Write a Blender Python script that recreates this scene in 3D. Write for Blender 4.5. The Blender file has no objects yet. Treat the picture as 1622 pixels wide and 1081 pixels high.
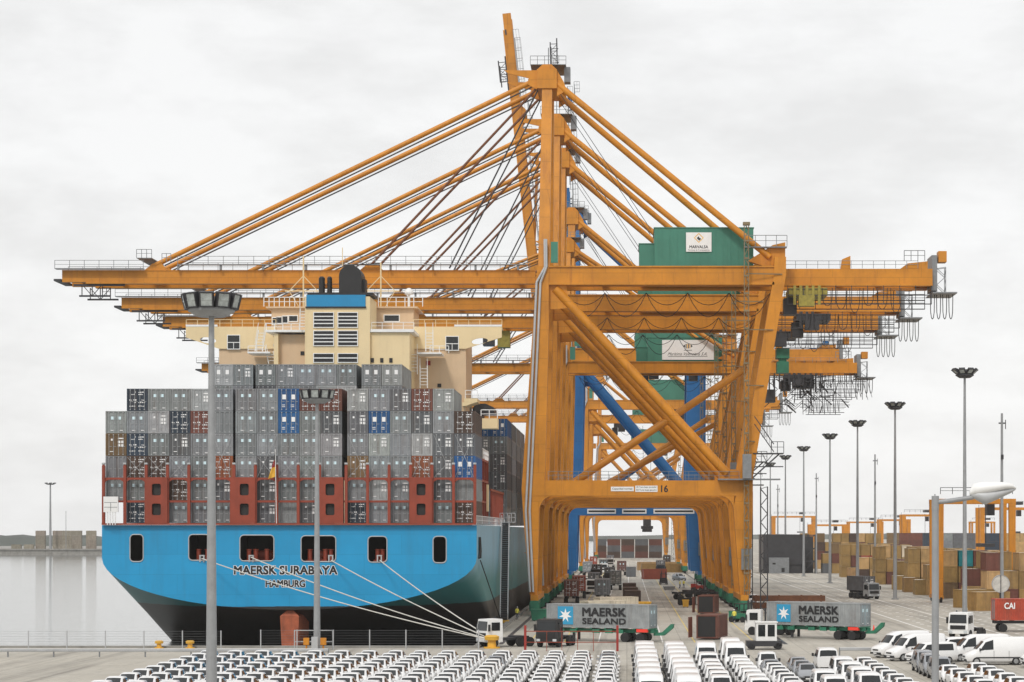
import bpy, bmesh, math, random
from mathutils import Vector, Matrix, Euler
R = math.radians
random.seed(7)
SC = bpy.context.scene
COL = SC.collection
# ------------------------------------------------------------------ camera, sky, sun, exposure
H = 12.0                      # eye height above the quay
F = 3500.0                    # focal length in photo pixels (1622 wide)
HAZE = .00006                 # even sea haze, per metre
VX, VY = 993.0, 843.0         # where the quay lines meet in the photo
cam = bpy.data.cameras.new('camera'); cam.sensor_width = 36.0; cam.lens = 36.0 * F / 1622.0
cam.shift_x = -(VX - 811.0) / 1622.0; cam.shift_y = (VY - 540.5) / 1622.0
cam.clip_start = 1.0; cam.clip_end = 20000.0
camo = bpy.data.objects.new('camera', cam); COL.objects.link(camo)
camo.location = (0, 0, H); camo.rotation_euler = (R(90), 0, 0)
SC.camera = camo
W = bpy.data.worlds.new('World'); SC.world = W; W.use_nodes = True
nt = W.node_tree; nt.nodes.clear()
def N(t, typ, **kw):
    n = t.nodes.new(typ)
    for k, v in kw.items(): setattr(n, k, v)
    return n
sky = N(nt, 'ShaderNodeTexSky', sky_type='NISHITA'); sky.sun_disc = False
sky.sun_elevation = R(48); sky.sun_rotation = R(200); sky.air_density = 1.0; sky.dust_density = 3.0
b1 = N(nt, 'ShaderNodeBackground'); b1.inputs['Strength'].default_value = 0.1
b2 = N(nt, 'ShaderNodeBackground'); b2.inputs['Strength'].default_value = 1.0
tc = N(nt, 'ShaderNodeTexCoord'); mp = N(nt, 'ShaderNodeMapping'); mp.inputs['Scale'].default_value = (2.2, 2.2, 5.5)
mp.inputs['Rotation'].default_value = (0, R(6), 0)
nz = N(nt, 'ShaderNodeTexNoise'); nz.inputs['Scale'].default_value = 5.0; nz.inputs['Detail'].default_value = 7; nz.inputs['Roughness'].default_value = .58
rp = N(nt, 'ShaderNodeValToRGB')
rp.color_ramp.elements[0].position = .38; rp.color_ramp.elements[0].color = (.87, .867, .86, 1)
rp.color_ramp.elements[1].position = .62; rp.color_ramp.elements[1].color = (1.0, 1.0, .995, 1)
mx = N(nt, 'ShaderNodeMixShader'); mx.inputs[0].default_value = .93
wo = N(nt, 'ShaderNodeOutputWorld')
L = nt.links.new
L(tc.outputs['Generated'], mp.inputs['Vector']); L(mp.outputs[0], nz.inputs['Vector']); L(nz.outputs['Fac'], rp.inputs[0])
sxyz = N(nt, 'ShaderNodeSeparateXYZ'); L(tc.outputs['Generated'], sxyz.inputs[0])     # pale band of sky low over the horizon
lift = N(nt, 'ShaderNodeMapRange', interpolation_type='SMOOTHSTEP'); lift.inputs['From Min'].default_value = -.02; lift.inputs['From Max'].default_value = .22
lift.inputs['To Min'].default_value = 1.06; lift.inputs['To Max'].default_value = 1.0
L(sxyz.outputs['Z'], lift.inputs['Value']); sky_mul = N(nt, 'ShaderNodeVectorMath', operation='SCALE'); L(rp.outputs[0], sky_mul.inputs[0]); L(lift.outputs[0], sky_mul.inputs['Scale'])
L(sky_mul.outputs[0], b2.inputs['Color']); L(sky.outputs[0], b1.inputs['Color'])
L(b1.outputs[0], mx.inputs[1]); L(b2.outputs[0], mx.inputs[2]); L(mx.outputs[0], wo.inputs['Surface'])
sun = bpy.data.lights.new('sun', 'SUN'); sun.energy = 1.6; sun.angle = R(10); sun.color = (1, .96, .9)
suno = bpy.data.objects.new('sun', sun); COL.objects.link(suno); suno.rotation_euler = (R(44), 0, R(-20))
SC.view_settings.view_transform = 'Standard'; SC.view_settings.look = 'None'
SC.view_settings.exposure = 0.0; SC.view_settings.gamma = 1.0
SC.cycles.max_bounces = 6; SC.cycles.volume_bounces = 2; SC.cycles.caustics_reflective = False; SC.cycles.caustics_refractive = False

# ------------------------------------------------------------------ materials
def mat(name, col=(.5, .5, .5), rough=.6, metal=0.0, var=.12, scale=.6, bump=0.0, bscale=20., obj=False, streak=0.0, streakcol=(.12, .06, .03), sscale=(1.2, 1.2, .08), spec=.5, seams=None):
    m = bpy.data.materials.new(name); m.use_nodes = True
    t = m.node_tree; p = t.nodes['Principled BSDF']
    p.inputs['Roughness'].default_value = rough; p.inputs['Metallic'].default_value = metal
    p.inputs['Specular IOR Level'].default_value = spec
    tcn = N(t, 'ShaderNodeTexCoord')
    if obj:
        oi = N(t, 'ShaderNodeObjectInfo'); base = oi.outputs['Color']
        rgn = None
    else:
        c = N(t, 'ShaderNodeRGB'); c.outputs[0].default_value = (*col, 1); base = c.outputs[0]
    nz = N(t, 'ShaderNodeTexNoise'); nz.inputs['Scale'].default_value = scale; nz.inputs['Detail'].default_value = 6; nz.inputs['Roughness'].default_value = .65
    if obj:
        ad = N(t, 'ShaderNodeVectorMath', operation='ADD'); t.links.new(tcn.outputs['Object'], ad.inputs[0])
        sc = N(t, 'ShaderNodeMath', operation='MULTIPLY'); sc.inputs[1].default_value = 97.0
        t.links.new(oi.outputs['Random'], sc.inputs[0]); t.links.new(sc.outputs[0], ad.inputs[1]); vec = ad.outputs[0]
    else: vec = tcn.outputs['Object']
    t.links.new(vec, nz.inputs['Vector'])
    mr = N(t, 'ShaderNodeMapRange'); mr.inputs['From Min'].default_value = .3; mr.inputs['From Max'].default_value = .7
    mr.inputs['To Min'].default_value = 1 - var; mr.inputs['To Max'].default_value = 1 + var
    t.links.new(nz.outputs['Fac'], mr.inputs['Value'])
    mu = N(t, 'ShaderNodeVectorMath', operation='SCALE'); t.links.new(base, mu.inputs[0]); t.links.new(mr.outputs[0], mu.inputs['Scale'])
    out = mu.outputs[0]
    if streak:
        mp = N(t, 'ShaderNodeMapping'); mp.inputs['Scale'].default_value = sscale
        n2 = N(t, 'ShaderNodeTexNoise'); n2.inputs['Scale'].default_value = 1.0; n2.inputs['Detail'].default_value = 5; n2.inputs['Roughness'].default_value = .7
        t.links.new(vec, mp.inputs[0]); t.links.new(mp.outputs[0], n2.inputs['Vector'])
        m2 = N(t, 'ShaderNodeMapRange'); m2.inputs['From Min'].default_value = .52; m2.inputs['From Max'].default_value = .78
        m2.inputs['To Min'].default_value = 0; m2.inputs['To Max'].default_value = streak
        t.links.new(n2.outputs['Fac'], m2.inputs['Value'])
        mxx = N(t, 'ShaderNodeMix', data_type='RGBA'); t.links.new(m2.outputs[0], mxx.inputs['Factor'])
        t.links.new(out, mxx.inputs['A']); mxx.inputs['B'].default_value = (*streakcol, 1); out = mxx.outputs['Result']
    if seams:      # welded plate joints
        bw, bh, dark = seams; s1 = N(t, 'ShaderNodeSeparateXYZ'); t.links.new(tcn.outputs['Object'], s1.inputs[0])
        a1 = N(t, 'ShaderNodeMath', operation='ADD'); t.links.new(s1.outputs['X'], a1.inputs[0]); t.links.new(s1.outputs['Y'], a1.inputs[1])
        cx = N(t, 'ShaderNodeCombineXYZ'); t.links.new(a1.outputs[0], cx.inputs['X']); t.links.new(s1.outputs['Z'], cx.inputs['Y'])
        br = N(t, 'ShaderNodeTexBrick'); br.inputs['Scale'].default_value = 1; br.inputs['Mortar Size'].default_value = .045; br.inputs['Mortar Smooth'].default_value = .4
        br.inputs['Brick Width'].default_value = bw; br.inputs['Row Height'].default_value = bh
        br.inputs['Color1'].default_value = (1, 1, 1, 1); br.inputs['Color2'].default_value = (.92, .92, .92, 1); br.inputs['Mortar'].default_value = (dark, dark, dark, 1)
        t.links.new(cx.outputs[0], br.inputs['Vector'])
        k = N(t, 'ShaderNodeMix', data_type='RGBA', blend_type='MULTIPLY'); k.inputs['Factor'].default_value = 1
        t.links.new(out, k.inputs['A']); t.links.new(br.outputs['Color'], k.inputs['B']); out = k.outputs['Result']
    t.links.new(out, p.inputs['Base Color'])
    if bump:
        n3 = N(t, 'ShaderNodeTexNoise'); n3.inputs['Scale'].default_value = bscale; n3.inputs['Detail'].default_value = 4
        t.links.new(tcn.outputs['Object'], n3.inputs['Vector'])
        bm_ = N(t, 'ShaderNodeBump'); bm_.inputs['Strength'].default_value = bump; bm_.inputs['Distance'].default_value = .05
        t.links.new(n3.outputs['Fac'], bm_.inputs['Height']); t.links.new(bm_.outputs[0], p.inputs['Normal'])
    return m
ORANGE = (.58, .222, .008)
M = dict(
    orange=mat('orange_paint', ORANGE, .5, var=.16, scale=.3, streak=.55, streakcol=(.26, .075, .012), sscale=(1.0, 1.0, .10), seams=(6.5, 4.1, .72)),
    blue_crane=mat('blue_crane_paint', (.008, .125, .34), .45, var=.12, scale=.4, streak=.3, streakcol=(.01, .05, .12), seams=(6.5, 4.1, .75)),
    green_house=mat('green_house_paint', (.045, .20, .14), .5, var=.10, scale=.4, streak=.4, streakcol=(.02, .12, .08)),
    green=mat('green_machine_paint', (.025, .17, .10), .5, var=.25),
    steel=mat('galvanised_steel', (.22, .23, .24), .5, .3, var=.15, scale=2),
    dark_steel=mat('dark_steel', (.045, .045, .05), .5, .3, var=.2),
    pale_steel=mat('pale_steel', (.46, .47, .48), .5, .2, var=.1),
    rail_rust=mat('rusty_rail', (.16, .06, .025), .7, var=.3, scale=2),
    mast=mat('mast_galvanised', (.30, .31, .32), .5, .2, var=.12, scale=1.5, streak=.25, streakcol=(.16, .165, .17)),
    white=mat('white_paint', (.80, .80, .79), .4, var=.05, scale=2),
    white_car=mat('white_car_paint', (.80, .80, .80), .22, var=.03, scale=3),
    grey_car=mat('grey_car_paint', (.34, .35, .37), .25, .3, var=.05, scale=3),
    black=mat('black_paint', (.012, .012, .013), .5, var=.2),
    glass=mat('dark_glass', (.014, .017, .019), .06, var=.1),
    glass_pale=mat('pale_glass', (.07, .09, .10), .06, var=.3),
    tyre=mat('tyre_rubber', (.02, .02, .021), .85, var=.2),
    disc=mat('weathered_disc', (.52, .50, .46), .6, var=.2, scale=3),
    rim=mat('wheel_rim', (.45, .46, .47), .35, .5, var=.1),
    bumper=mat('bumper_plastic', (.03, .03, .032), .7, var=.2),
    lamp_glass=mat('headlight_glass', (.55, .58, .6), .1, var=.1),
    lens=mat('floodlight_lens', (.36, .39, .38), .15, var=.35, scale=3),
    red_paint=mat('red_oxide_paint', (.26, .042, .018), .55, var=.16, scale=.6, streak=.5, streakcol=(.14, .03, .015)),
    red=mat('red_paint', (.30, .025, .018), .5, var=.15),
    bright_red=mat('bright_red_marker', (.85, .05, .03), .5, var=.05),
    yellow=mat('yellow_paint', (.72, .40, .04), .5, var=.15, scale=2),
    olive=mat('olive_machine', (.30, .25, .04), .6, var=.25, scale=2),
    beige=mat('beige_ship_paint', (.76, .60, .35), .5, var=.05, scale=.3, streak=.18, streakcol=(.42, .28, .15)),
    beige_pink=mat('beige_ship_wall', (.64, .46, .29), .5, var=.06, scale=.3, streak=.2, streakcol=(.38, .24, .14)),
    funnel_blue=mat('funnel_blue', (.008, .23, .46), .45, var=.06),
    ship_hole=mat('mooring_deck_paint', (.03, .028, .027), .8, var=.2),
    rust=mat('rudder_rust', (.42, .11, .05), .75, var=.35, scale=.6, streak=.6, streakcol=(.12, .05, .035)),
    box=mat('container_paint', rough=.55, var=.22, scale=.9, obj=True, streak=.7, streakcol=(.10, .06, .04)),
    bar=mat('lock_bar_steel', (.40, .41, .42), .45, .3, var=.1),
    star=mat('star_plate', (.62, .80, .86), .5, var=.05),
    star_blue=mat('logo_blue', (.03, .30, .52), .5, var=.04),
    text_black=mat('black_lettering', (.014, .014, .016), .6, var=.05),
    text_white=mat('white_lettering', (.82, .82, .82), .6, var=.03),
    rope=mat('mooring_rope_fibre', (.62, .60, .55), .9, var=.1),
    concrete=mat('quay_concrete_wall', (.28, .27, .25), .85, var=.2, scale=.4, streak=.5, streakcol=(.08, .08, .07)),
    hill=mat('hill_scrub', (.075, .085, .075), .95, var=.5, scale=.01),  # scrub greyed, distance haze mixed into the colour
    hivis=mat('hi_vis_cloth', (.75, .68, .10), .8, var=.1),
    cloth=mat('work_trousers', (.03, .04, .07), .9, var=.1),
    skin=mat('skin', (.45, .26, .18), .6, var=.05),
    wood=mat('dark_floor', (.05, .035, .03), .8, var=.3),
    flag=None, stripe=mat('road_paint', (.72, .71, .68), .8, var=.22, scale=1.5),
    ystripe=mat('yellow_road_paint', (.62, .48, .16), .8, var=.25, scale=1.5),
)
# hull: one plate, paint changes at the boot line
def hull_mat():
    m = mat('hull_paint', (.009, .31, .60), .42, var=.08, scale=.15, bump=.25, bscale=.35, seams=(8.7, 2.35, .86), streak=.35, streakcol=(.03, .17, .29), sscale=(.6, .6, .05))
    t = m.node_tree; p = t.nodes['Principled BSDF']
    src = p.inputs['Base Color'].links[0].from_socket
    g = N(t, 'ShaderNodeNewGeometry'); sx = N(t, 'ShaderNodeSeparateXYZ'); t.links.new(g.outputs['Position'], sx.inputs[0])
    n = N(t, 'ShaderNodeTexNoise'); n.inputs['Scale'].default_value = .25; n.inputs['Detail'].default_value = 6
    t.links.new(g.outputs['Position'], n.inputs['Vector'])
    ad = N(t, 'ShaderNodeMath', operation='MULTIPLY_ADD'); ad.inputs[1].default_value = .5
    t.links.new(n.outputs['Fac'], ad.inputs[0]); t.links.new(sx.outputs['Z'], ad.inputs[2])
    r = N(t, 'ShaderNodeValToRGB'); r.color_ramp.interpolation = 'LINEAR'
    mr = N(t, 'ShaderNodeMapRange'); mr.inputs['From Min'].default_value = -4; mr.inputs['From Max'].default_value = 16
    t.links.new(ad.outputs[0], mr.inputs['Value']); t.links.new(mr.outputs[0], r.inputs[0])
    e = r.color_ramp.elements
    e[0].position = 0; e[0].color = (.028, .022, .020, 1)
    e[1].position = .384; e[1].color = (.018, .020, .021, 1)
    x = e.new(.386); x.color = (1, 1, 1, 1)
    mxx = N(t, 'ShaderNodeMix', data_type='RGBA', blend_type='MULTIPLY'); mxx.inputs['Factor'].default_value = 1
    # below the boot line the plate is dark anti-fouling, above it is blue
    st = N(t, 'ShaderNodeMath', operation='GREATER_THAN'); st.inputs[1].default_value = 3.6
    t.links.new(ad.outputs[0], st.inputs[0])
    mm = N(t, 'ShaderNodeMix', data_type='RGBA'); t.links.new(st.outputs[0], mm.inputs['Factor'])
    t.links.new(r.outputs[0], mm.inputs['A']); t.links.new(src, mm.inputs['B'])
    t.links.new(mm.outputs['Result'], p.inputs['Base Color'])
    return m
M['hull'] = hull_mat()
def shell_mat():    # side shell: grey blue above, weathering plus glancing sky sheen put into the colour, green-stained lower down, dark below the boot line
    m = mat('weathered_sheen_shell_paint', (.19, .40, .52), .40, var=.12, scale=.2, streak=.45, streakcol=(.10, .19, .23), sscale=(.5, .35, .06))
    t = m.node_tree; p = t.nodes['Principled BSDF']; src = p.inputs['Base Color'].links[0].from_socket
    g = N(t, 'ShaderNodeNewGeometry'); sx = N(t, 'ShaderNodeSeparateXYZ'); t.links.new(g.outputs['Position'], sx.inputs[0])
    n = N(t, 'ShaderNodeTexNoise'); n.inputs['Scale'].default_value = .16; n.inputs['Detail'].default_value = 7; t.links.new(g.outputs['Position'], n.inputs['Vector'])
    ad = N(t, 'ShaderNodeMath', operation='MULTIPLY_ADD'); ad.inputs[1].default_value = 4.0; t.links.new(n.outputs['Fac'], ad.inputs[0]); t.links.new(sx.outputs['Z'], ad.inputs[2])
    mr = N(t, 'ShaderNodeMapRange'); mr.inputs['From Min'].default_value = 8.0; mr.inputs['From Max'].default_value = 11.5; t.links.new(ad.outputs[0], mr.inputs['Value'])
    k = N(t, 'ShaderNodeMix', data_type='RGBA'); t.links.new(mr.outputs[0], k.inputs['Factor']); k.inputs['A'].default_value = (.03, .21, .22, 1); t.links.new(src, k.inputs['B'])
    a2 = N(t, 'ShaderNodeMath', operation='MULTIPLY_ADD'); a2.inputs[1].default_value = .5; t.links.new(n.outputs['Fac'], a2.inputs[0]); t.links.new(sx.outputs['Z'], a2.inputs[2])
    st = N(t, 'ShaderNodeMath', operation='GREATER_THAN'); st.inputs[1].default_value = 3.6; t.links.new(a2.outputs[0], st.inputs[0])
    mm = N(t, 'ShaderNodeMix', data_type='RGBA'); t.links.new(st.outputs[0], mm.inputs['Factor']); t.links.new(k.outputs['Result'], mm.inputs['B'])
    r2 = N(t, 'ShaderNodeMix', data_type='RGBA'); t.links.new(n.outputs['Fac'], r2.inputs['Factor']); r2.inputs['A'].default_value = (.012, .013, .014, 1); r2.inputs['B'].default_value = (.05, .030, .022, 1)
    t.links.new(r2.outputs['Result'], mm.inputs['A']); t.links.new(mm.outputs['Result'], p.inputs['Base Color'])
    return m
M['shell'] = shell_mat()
def flag_mat():
    m = mat('flag_cloth', (.8, .5, .02), .8)
    return m
M['flag'] = flag_mat()
def ground_mat():
    m = mat('quay_concrete', (.45, .42, .365), .9, var=.10, scale=.05, spec=.3)
    t = m.node_tree; p = t.nodes['Principled BSDF']; src = p.inputs['Base Color'].links[0].from_socket
    tcn = N(t, 'ShaderNodeTexCoord')
    def layer(src, sc, lo, hi, amt, colr, det=6):
        mp = N(t, 'ShaderNodeMapping'); mp.inputs['Scale'].default_value = sc
        n = N(t, 'ShaderNodeTexNoise'); n.inputs['Scale'].default_value = 1; n.inputs['Detail'].default_value = det; n.inputs['Roughness'].default_value = .7
        t.links.new(tcn.outputs['Object'], mp.inputs[0]); t.links.new(mp.outputs[0], n.inputs['Vector'])
        mr = N(t, 'ShaderNodeMapRange'); mr.inputs['From Min'].default_value = lo; mr.inputs['From Max'].default_value = hi; mr.inputs['To Max'].default_value = amt
        t.links.new(n.outputs['Fac'], mr.inputs['Value'])
        k = N(t, 'ShaderNodeMix', data_type='RGBA'); t.links.new(mr.outputs[0], k.inputs['Factor']); t.links.new(src, k.inputs['A']); k.inputs['B'].default_value = (*colr, 1)
        return k.outputs['Result']
    src = layer(src, (.45, .012, 1), .48, .68, .75, (.19, .175, .155))     # tyre marks along the lanes
    src = layer(src, (.02, .25, 1), .52, .75, .35, (.30, .25, .19))
    src = layer(src, (.9, .9, 1), .56, .74, .75, (.13, .125, .115))          # oil spots and patches
    src = layer(src, (.12, .12, 1), .5, .75, .4, (.54, .52, .48))
    br = N(t, 'ShaderNodeTexBrick'); br.offset = 0; br.inputs['Scale'].default_value = 1; br.inputs['Mortar Size'].default_value = .035
    br.inputs['Brick Width'].default_value = 6; br.inputs['Row Height'].default_value = 6
    br.inputs['Color1'].default_value = (1, 1, 1, 1); br.inputs['Color2'].default_value = (.93, .93, .93, 1); br.inputs['Mortar'].default_value = (.62, .62, .62, 1)
    t.links.new(tcn.outputs['Object'], br.inputs['Vector'])
    k = N(t, 'ShaderNodeMix', data_type='RGBA', blend_type='MULTIPLY'); k.inputs['Factor'].default_value = 1
    t.links.new(src, k.inputs['A']); t.links.new(br.outputs['Color'], k.inputs['B'])
    t.links.new(k.outputs['Result'], p.inputs['Base Color'])
    return m
M['ground'] = ground_mat()
def water_mat():
    m = bpy.data.materials.new('harbour_water'); m.use_nodes = True; t = m.node_tree; p = t.nodes['Principled BSDF']
    p.inputs['Base Color'].default_value = (.16, .17, .165, 1); p.inputs['Roughness'].default_value = .08; p.inputs['IOR'].default_value = 1.33
    g = N(t, 'ShaderNodeTexCoord'); prev = None
    for sc, st in (((.5, .9, 1), .16), ((.06, .12, 1), .14)):
        mp = N(t, 'ShaderNodeMapping'); mp.inputs['Scale'].default_value = sc
        n = N(t, 'ShaderNodeTexNoise'); n.inputs['Scale'].default_value = 1; n.inputs['Detail'].default_value = 4
        b = N(t, 'ShaderNodeBump'); b.inputs['Strength'].default_value = st; b.inputs['Distance'].default_value = .35
        t.links.new(g.outputs['Object'], mp.inputs[0]); t.links.new(mp.outputs[0], n.inputs['Vector']); t.links.new(n.outputs['Fac'], b.inputs['Height'])
        if prev: t.links.new(prev, b.inputs['Normal'])
        prev = b.outputs[0]
    t.links.new(prev, p.inputs['Normal'])
    return m
M['water'] = water_mat()

# ------------------------------------------------------------------ mesh helpers
def px(x, Y): return (x - VX) / F * Y          # photo column -> metres across at distance Y
def pz(y, Y): return H - (y - VY) / F * Y      # photo row -> height at distance Y
def gy(y): return H * F / (y - VY)             # photo row of a ground point -> its distance
class MB:
    def __init__(s): s.v = []; s.f = []; s.sm = []; s.mi = []; s.marks = []
    def add(s, vs, fs, smooth=False, mi=0):
        o = len(s.v); s.v += [tuple(p) for p in vs]
        for f in fs: s.f.append([i + o for i in f]); s.sm.append(smooth); s.mi.append(mi)
    def hexa(s, p, mi=0):   # 4 bottom ccw, 4 top
        s.add(p, [(3, 2, 1, 0), (4, 5, 6, 7), (0, 1, 5, 4), (1, 2, 6, 5), (2, 3, 7, 6), (3, 0, 4, 7)], mi=mi)
    def box(s, x0, x1, y0, y1, z0, z1, mi=0):
        s.hexa([(x0, y0, z0), (x1, y0, z0), (x1, y1, z0), (x0, y1, z0), (x0, y0, z1), (x1, y0, z1), (x1, y1, z1), (x0, y1, z1)], mi)
    def beam(s, a, b, w, h=None, mi=0):
        a = Vector(a); b = Vector(b); h = h or w; d = (b - a)
        if d.length < 1e-6: return
        d.normalize(); up = Vector((0, 0, 1)) if abs(d.z) < .95 else Vector((0, 1, 0))
        r = d.cross(up).normalized() * (w / 2); u = r.cross(d).normalized() * (h / 2)
        s.hexa([a - r - u, a + r - u, b + r - u, b - r - u, a - r + u, a + r + u, b + r + u, b - r + u], mi)
    def tube(s, a, b, r, r2=None, n=10, mi=0, cap=True):
        a = Vector(a); b = Vector(b); r2 = r if r2 is None else r2
        d = (b - a).normalized(); up = Vector((0, 0, 1)) if abs(d.z) < .95 else Vector((1, 0, 0))
        x = d.cross(up).normalized(); y = d.cross(x).normalized(); vs = []
        for c, q in ((a, r), (b, r2)):
            for i in range(n):
                t = 2 * math.pi * i / n; vs.append(c + x * (q * math.cos(t)) + y * (q * math.sin(t)))
        s.add(vs, [(i, (i + 1) % n, n + (i + 1) % n, n + i) for i in range(n)], True, mi)
        if cap: s.add(vs, [tuple(range(n - 1, -1, -1)), tuple(range(n, 2 * n))], False, mi)
    def path(s, pts, r, n=6, mi=0):
        for a, b in zip(pts, pts[1:]): s.tube(a, b, r, n=n, mi=mi)
    def prism(s, poly, off, mi=0):      # planar polygon swept by off
        n = len(poly); off = Vector(off); vs = [Vector(p) for p in poly] + [Vector(p) + off for p in poly]
        s.add(vs, [tuple(range(n)), tuple(range(2 * n - 1, n - 1, -1))] + [(i, i + n, (i + 1) % n + n, (i + 1) % n) for i in range(n)], mi=mi)
    def loft(s, rings, smooth=True, closed=False, mi=0, caps=False):
        n = len(rings[0]); vs = [p for r in rings for p in r]; fs = []
        for k in range(len(rings) - 1):
            for i in range(n if closed else n - 1):
                j = (i + 1) % n; fs.append((k * n + i, k * n + j, (k + 1) * n + j, (k + 1) * n + i))
        s.add(vs, fs, smooth, mi)
        if caps: s.add(vs, [tuple(range(n - 1, -1, -1)), tuple(range((len(rings) - 1) * n, len(rings) * n))], False, mi)
    def mesh(s, name, mats):
        me = bpy.data.meshes.new(name); me.from_pydata(s.v, [], s.f)
        for m in (mats if isinstance(mats, (list, tuple)) else [mats]): me.materials.append(m)
        me.polygons.foreach_set('use_smooth', s.sm); me.polygons.foreach_set('material_index', s.mi)
        bm = bmesh.new(); bm.from_mesh(me); bmesh.ops.recalc_face_normals(bm, faces=bm.faces); bm.to_mesh(me); bm.free()
        me.update(); return me
    def pieces(s, name, mats, parent=None):     # one object for each marked run of faces
        ends = s.marks[1:] + [(len(s.v), len(s.f))]
        for (v0, f0), (v1, f1) in zip(s.marks, ends):
            q = MB(); q.v = s.v[v0:v1]; q.f = [[i - v0 for i in f] for f in s.f[f0:f1]]; q.sm = s.sm[f0:f1]; q.mi = s.mi[f0:f1]
            put(name, q.mesh(name, mats), parent)
    def mark(s): s.marks.append((len(s.v), len(s.f)))
    def build(s, name, mats, parent=None, loc=None, color=None):
        if name == 'railing' and len(s.marks) > 1: return s.pieces(name, mats, parent)
        return put(name, s.mesh(name, mats), parent, loc, color)
def put(name, me, parent=None, loc=None, color=None, rot=None):
    o = bpy.data.objects.new(name, me); COL.objects.link(o)
    if parent: o.parent = parent
    if loc: o.location = loc
    if rot: o.rotation_euler = rot
    if color: o.color = (*color, 1)
    return o
def tag(o, label, cat, group=None):
    o['label'] = label; o['category'] = cat
    if group: o['group'] = group
    return o
def thing(name, label, cat, loc=(0, 0, 0), rz=0., group=None):
    o = bpy.data.objects.new(name, None); COL.objects.link(o); o.location = loc; o.rotation_euler = (0, 0, rz)
    o.empty_display_size = .3
    return tag(o, label, cat, group)
def kids(o): return [c for c in CH.get(o.name, [])]
def copy_tree(o, parent=None, color=None):
    c = o.copy(); COL.objects.link(c)
    if parent: c.parent = parent
    if color: c.color = (*color, 1)
    for ch in o.children: copy_tree(ch, c, color)
    return c
def struct(o): o['kind'] = 'structure'; return o
ORD = 'first second third fourth fifth sixth seventh eighth ninth tenth eleventh twelfth thirteenth fourteenth fifteenth sixteenth seventeenth eighteenth nineteenth twentieth'.split()
def ordn(i): return ORD[i] if i < 20 else 'twenty-' + ORD[i - 20]
def railing(mb, a, b, h=1.1, step=2.0, t=.07, mi=0):
    mb.mark(); a = Vector(a); b = Vector(b); n = max(1, int((b - a).length / step)); u = Vector((0, 0, h))
    mb.beam(a + u, b + u, t, mi=mi); mb.beam(a + u * .52, b + u * .52, t * .75, mi=mi)
    for i in range(n + 1):
        p = a.lerp(b, i / n); mb.beam(p, p + u, t, mi=mi)
def lattice(mb, x, y, z0, z1, w, step, t):
    for sx in (-1, 1):
        for sy in (-1, 1): mb.beam((x + sx * w / 2, y + sy * w / 2, z0), (x + sx * w / 2, y + sy * w / 2, z1), t)
    k = 0; z = z0
    while z < z1 - .01:
        zz = min(z1, z + step); s = 1 if k % 2 else -1
        for sy in (-1, 1):
            mb.beam((x - s * w / 2, y + sy * w / 2, z), (x + s * w / 2, y + sy * w / 2, zz), t * .8)
        for sx in (-1, 1):
            mb.beam((x + sx * w / 2, y - s * w / 2, z), (x + sx * w / 2, y + s * w / 2, zz), t * .8)
        z = zz; k += 1
# lettering, turned to plain meshes while the scene is still small
TXT = {}
def make_text(s):
    c = bpy.data.curves.new('lettering', 'FONT'); c.body = s; c.resolution_u = 3; c.fill_mode = 'FRONT'
    o = bpy.data.objects.new('lettering', c); COL.objects.link(o)
    dg = bpy.context.evaluated_depsgraph_get(); dg.update()
    me = bpy.data.meshes.new_from_object(o.evaluated_get(dg)); 
    v = [tuple(p.co) for p in me.vertices]; f = [tuple(p.vertices) for p in me.polygons]
    bpy.data.objects.remove(o); bpy.data.curves.remove(c); bpy.data.meshes.remove(me)
    x0 = min(p[0] for p in v); x1 = max(p[0] for p in v); y0 = min(p[1] for p in v); y1 = max(p[1] for p in v)
    TXT[s] = ([((p[0] - (x0 + x1) / 2) / (x1 - x0), (p[1] - (y0 + y1) / 2) / (y1 - y0)) for p in v], f)
for s_ in ('MAERSK SURABAYA', 'HAMBURG', 'MAERSK', 'SEALAND', 'MARVALSA', 'Terminal de Contenedores', 'Maritima Valenciana S.A.', '16', 'Capacidad normal:', '40 Tons bajo spreader', '50 Tons bajo gancho', 'CAI'): make_text(s_)
def text_into(mb, s, w, h, cx, y, cz, bold=0., mi=0, shear=0.):
    v, f = TXT[s]; e = bold * h; k = 0
    for dx, dz in (((0, 0),) if not bold else ((0, 0), (e, 0), (-e, 0), (0, e), (0, -e), (e, e), (-e, e), (e, -e), (-e, -e))):
        mb.add([(cx + p[0] * w + p[1] * h * shear + dx, y + k * .0006, cz + p[1] * h + dz) for p in v], f, mi=mi); k += 1
# ------------------------------------------------------------------ setting: ground, water, markings
QX = -15.7       # quay edge beside the ship
QY = 229.0       # quay edge at the stern basin
g = MB()
g.add([(-3000, -60, 0), (4000, -60, 0), (4000, 4600, 0), (QX, 4600, 0), (QX, QY, 0), (-3000, QY, 0)], [(0, 1, 2, 3, 4, 5)])
struct(g.build('ground', M['ground']))
g = MB()
g.box(-3000, QX, QY - 1.2, QY, -8, -.004); g.box(QX - .0, QX + 1.2, QY + .01, 4600, -8, -.004)
g.box(-3000, QX + .5, QY - .5, QY + .25, .004, .22); g.box(QX - .2, QX + .5, QY + .25, 3000, .004, .22)
struct(g.build('quay_wall', M['concrete']))
g = MB(); g.add([(-6000, 150, -2.5), (100, 150, -2.5), (100, 4600, -2.5), (-6000, 4600, -2.5)], [(0, 1, 2, 3)])
struct(g.build('water', M['water']))
wm, ym, rm = MB(), MB(), MB()
def strip(mb, x, w, y0, y1, z=.004): mb.add([(x - w / 2, y0, z), (x + w / 2, y0, z), (x + w / 2, y1, z), (x - w / 2, y1, z)], [(0, 1, 2, 3)])
for x in (36.7, 44.2): strip(wm, x, .28, 236, 1400)
random.seed(3)
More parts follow.
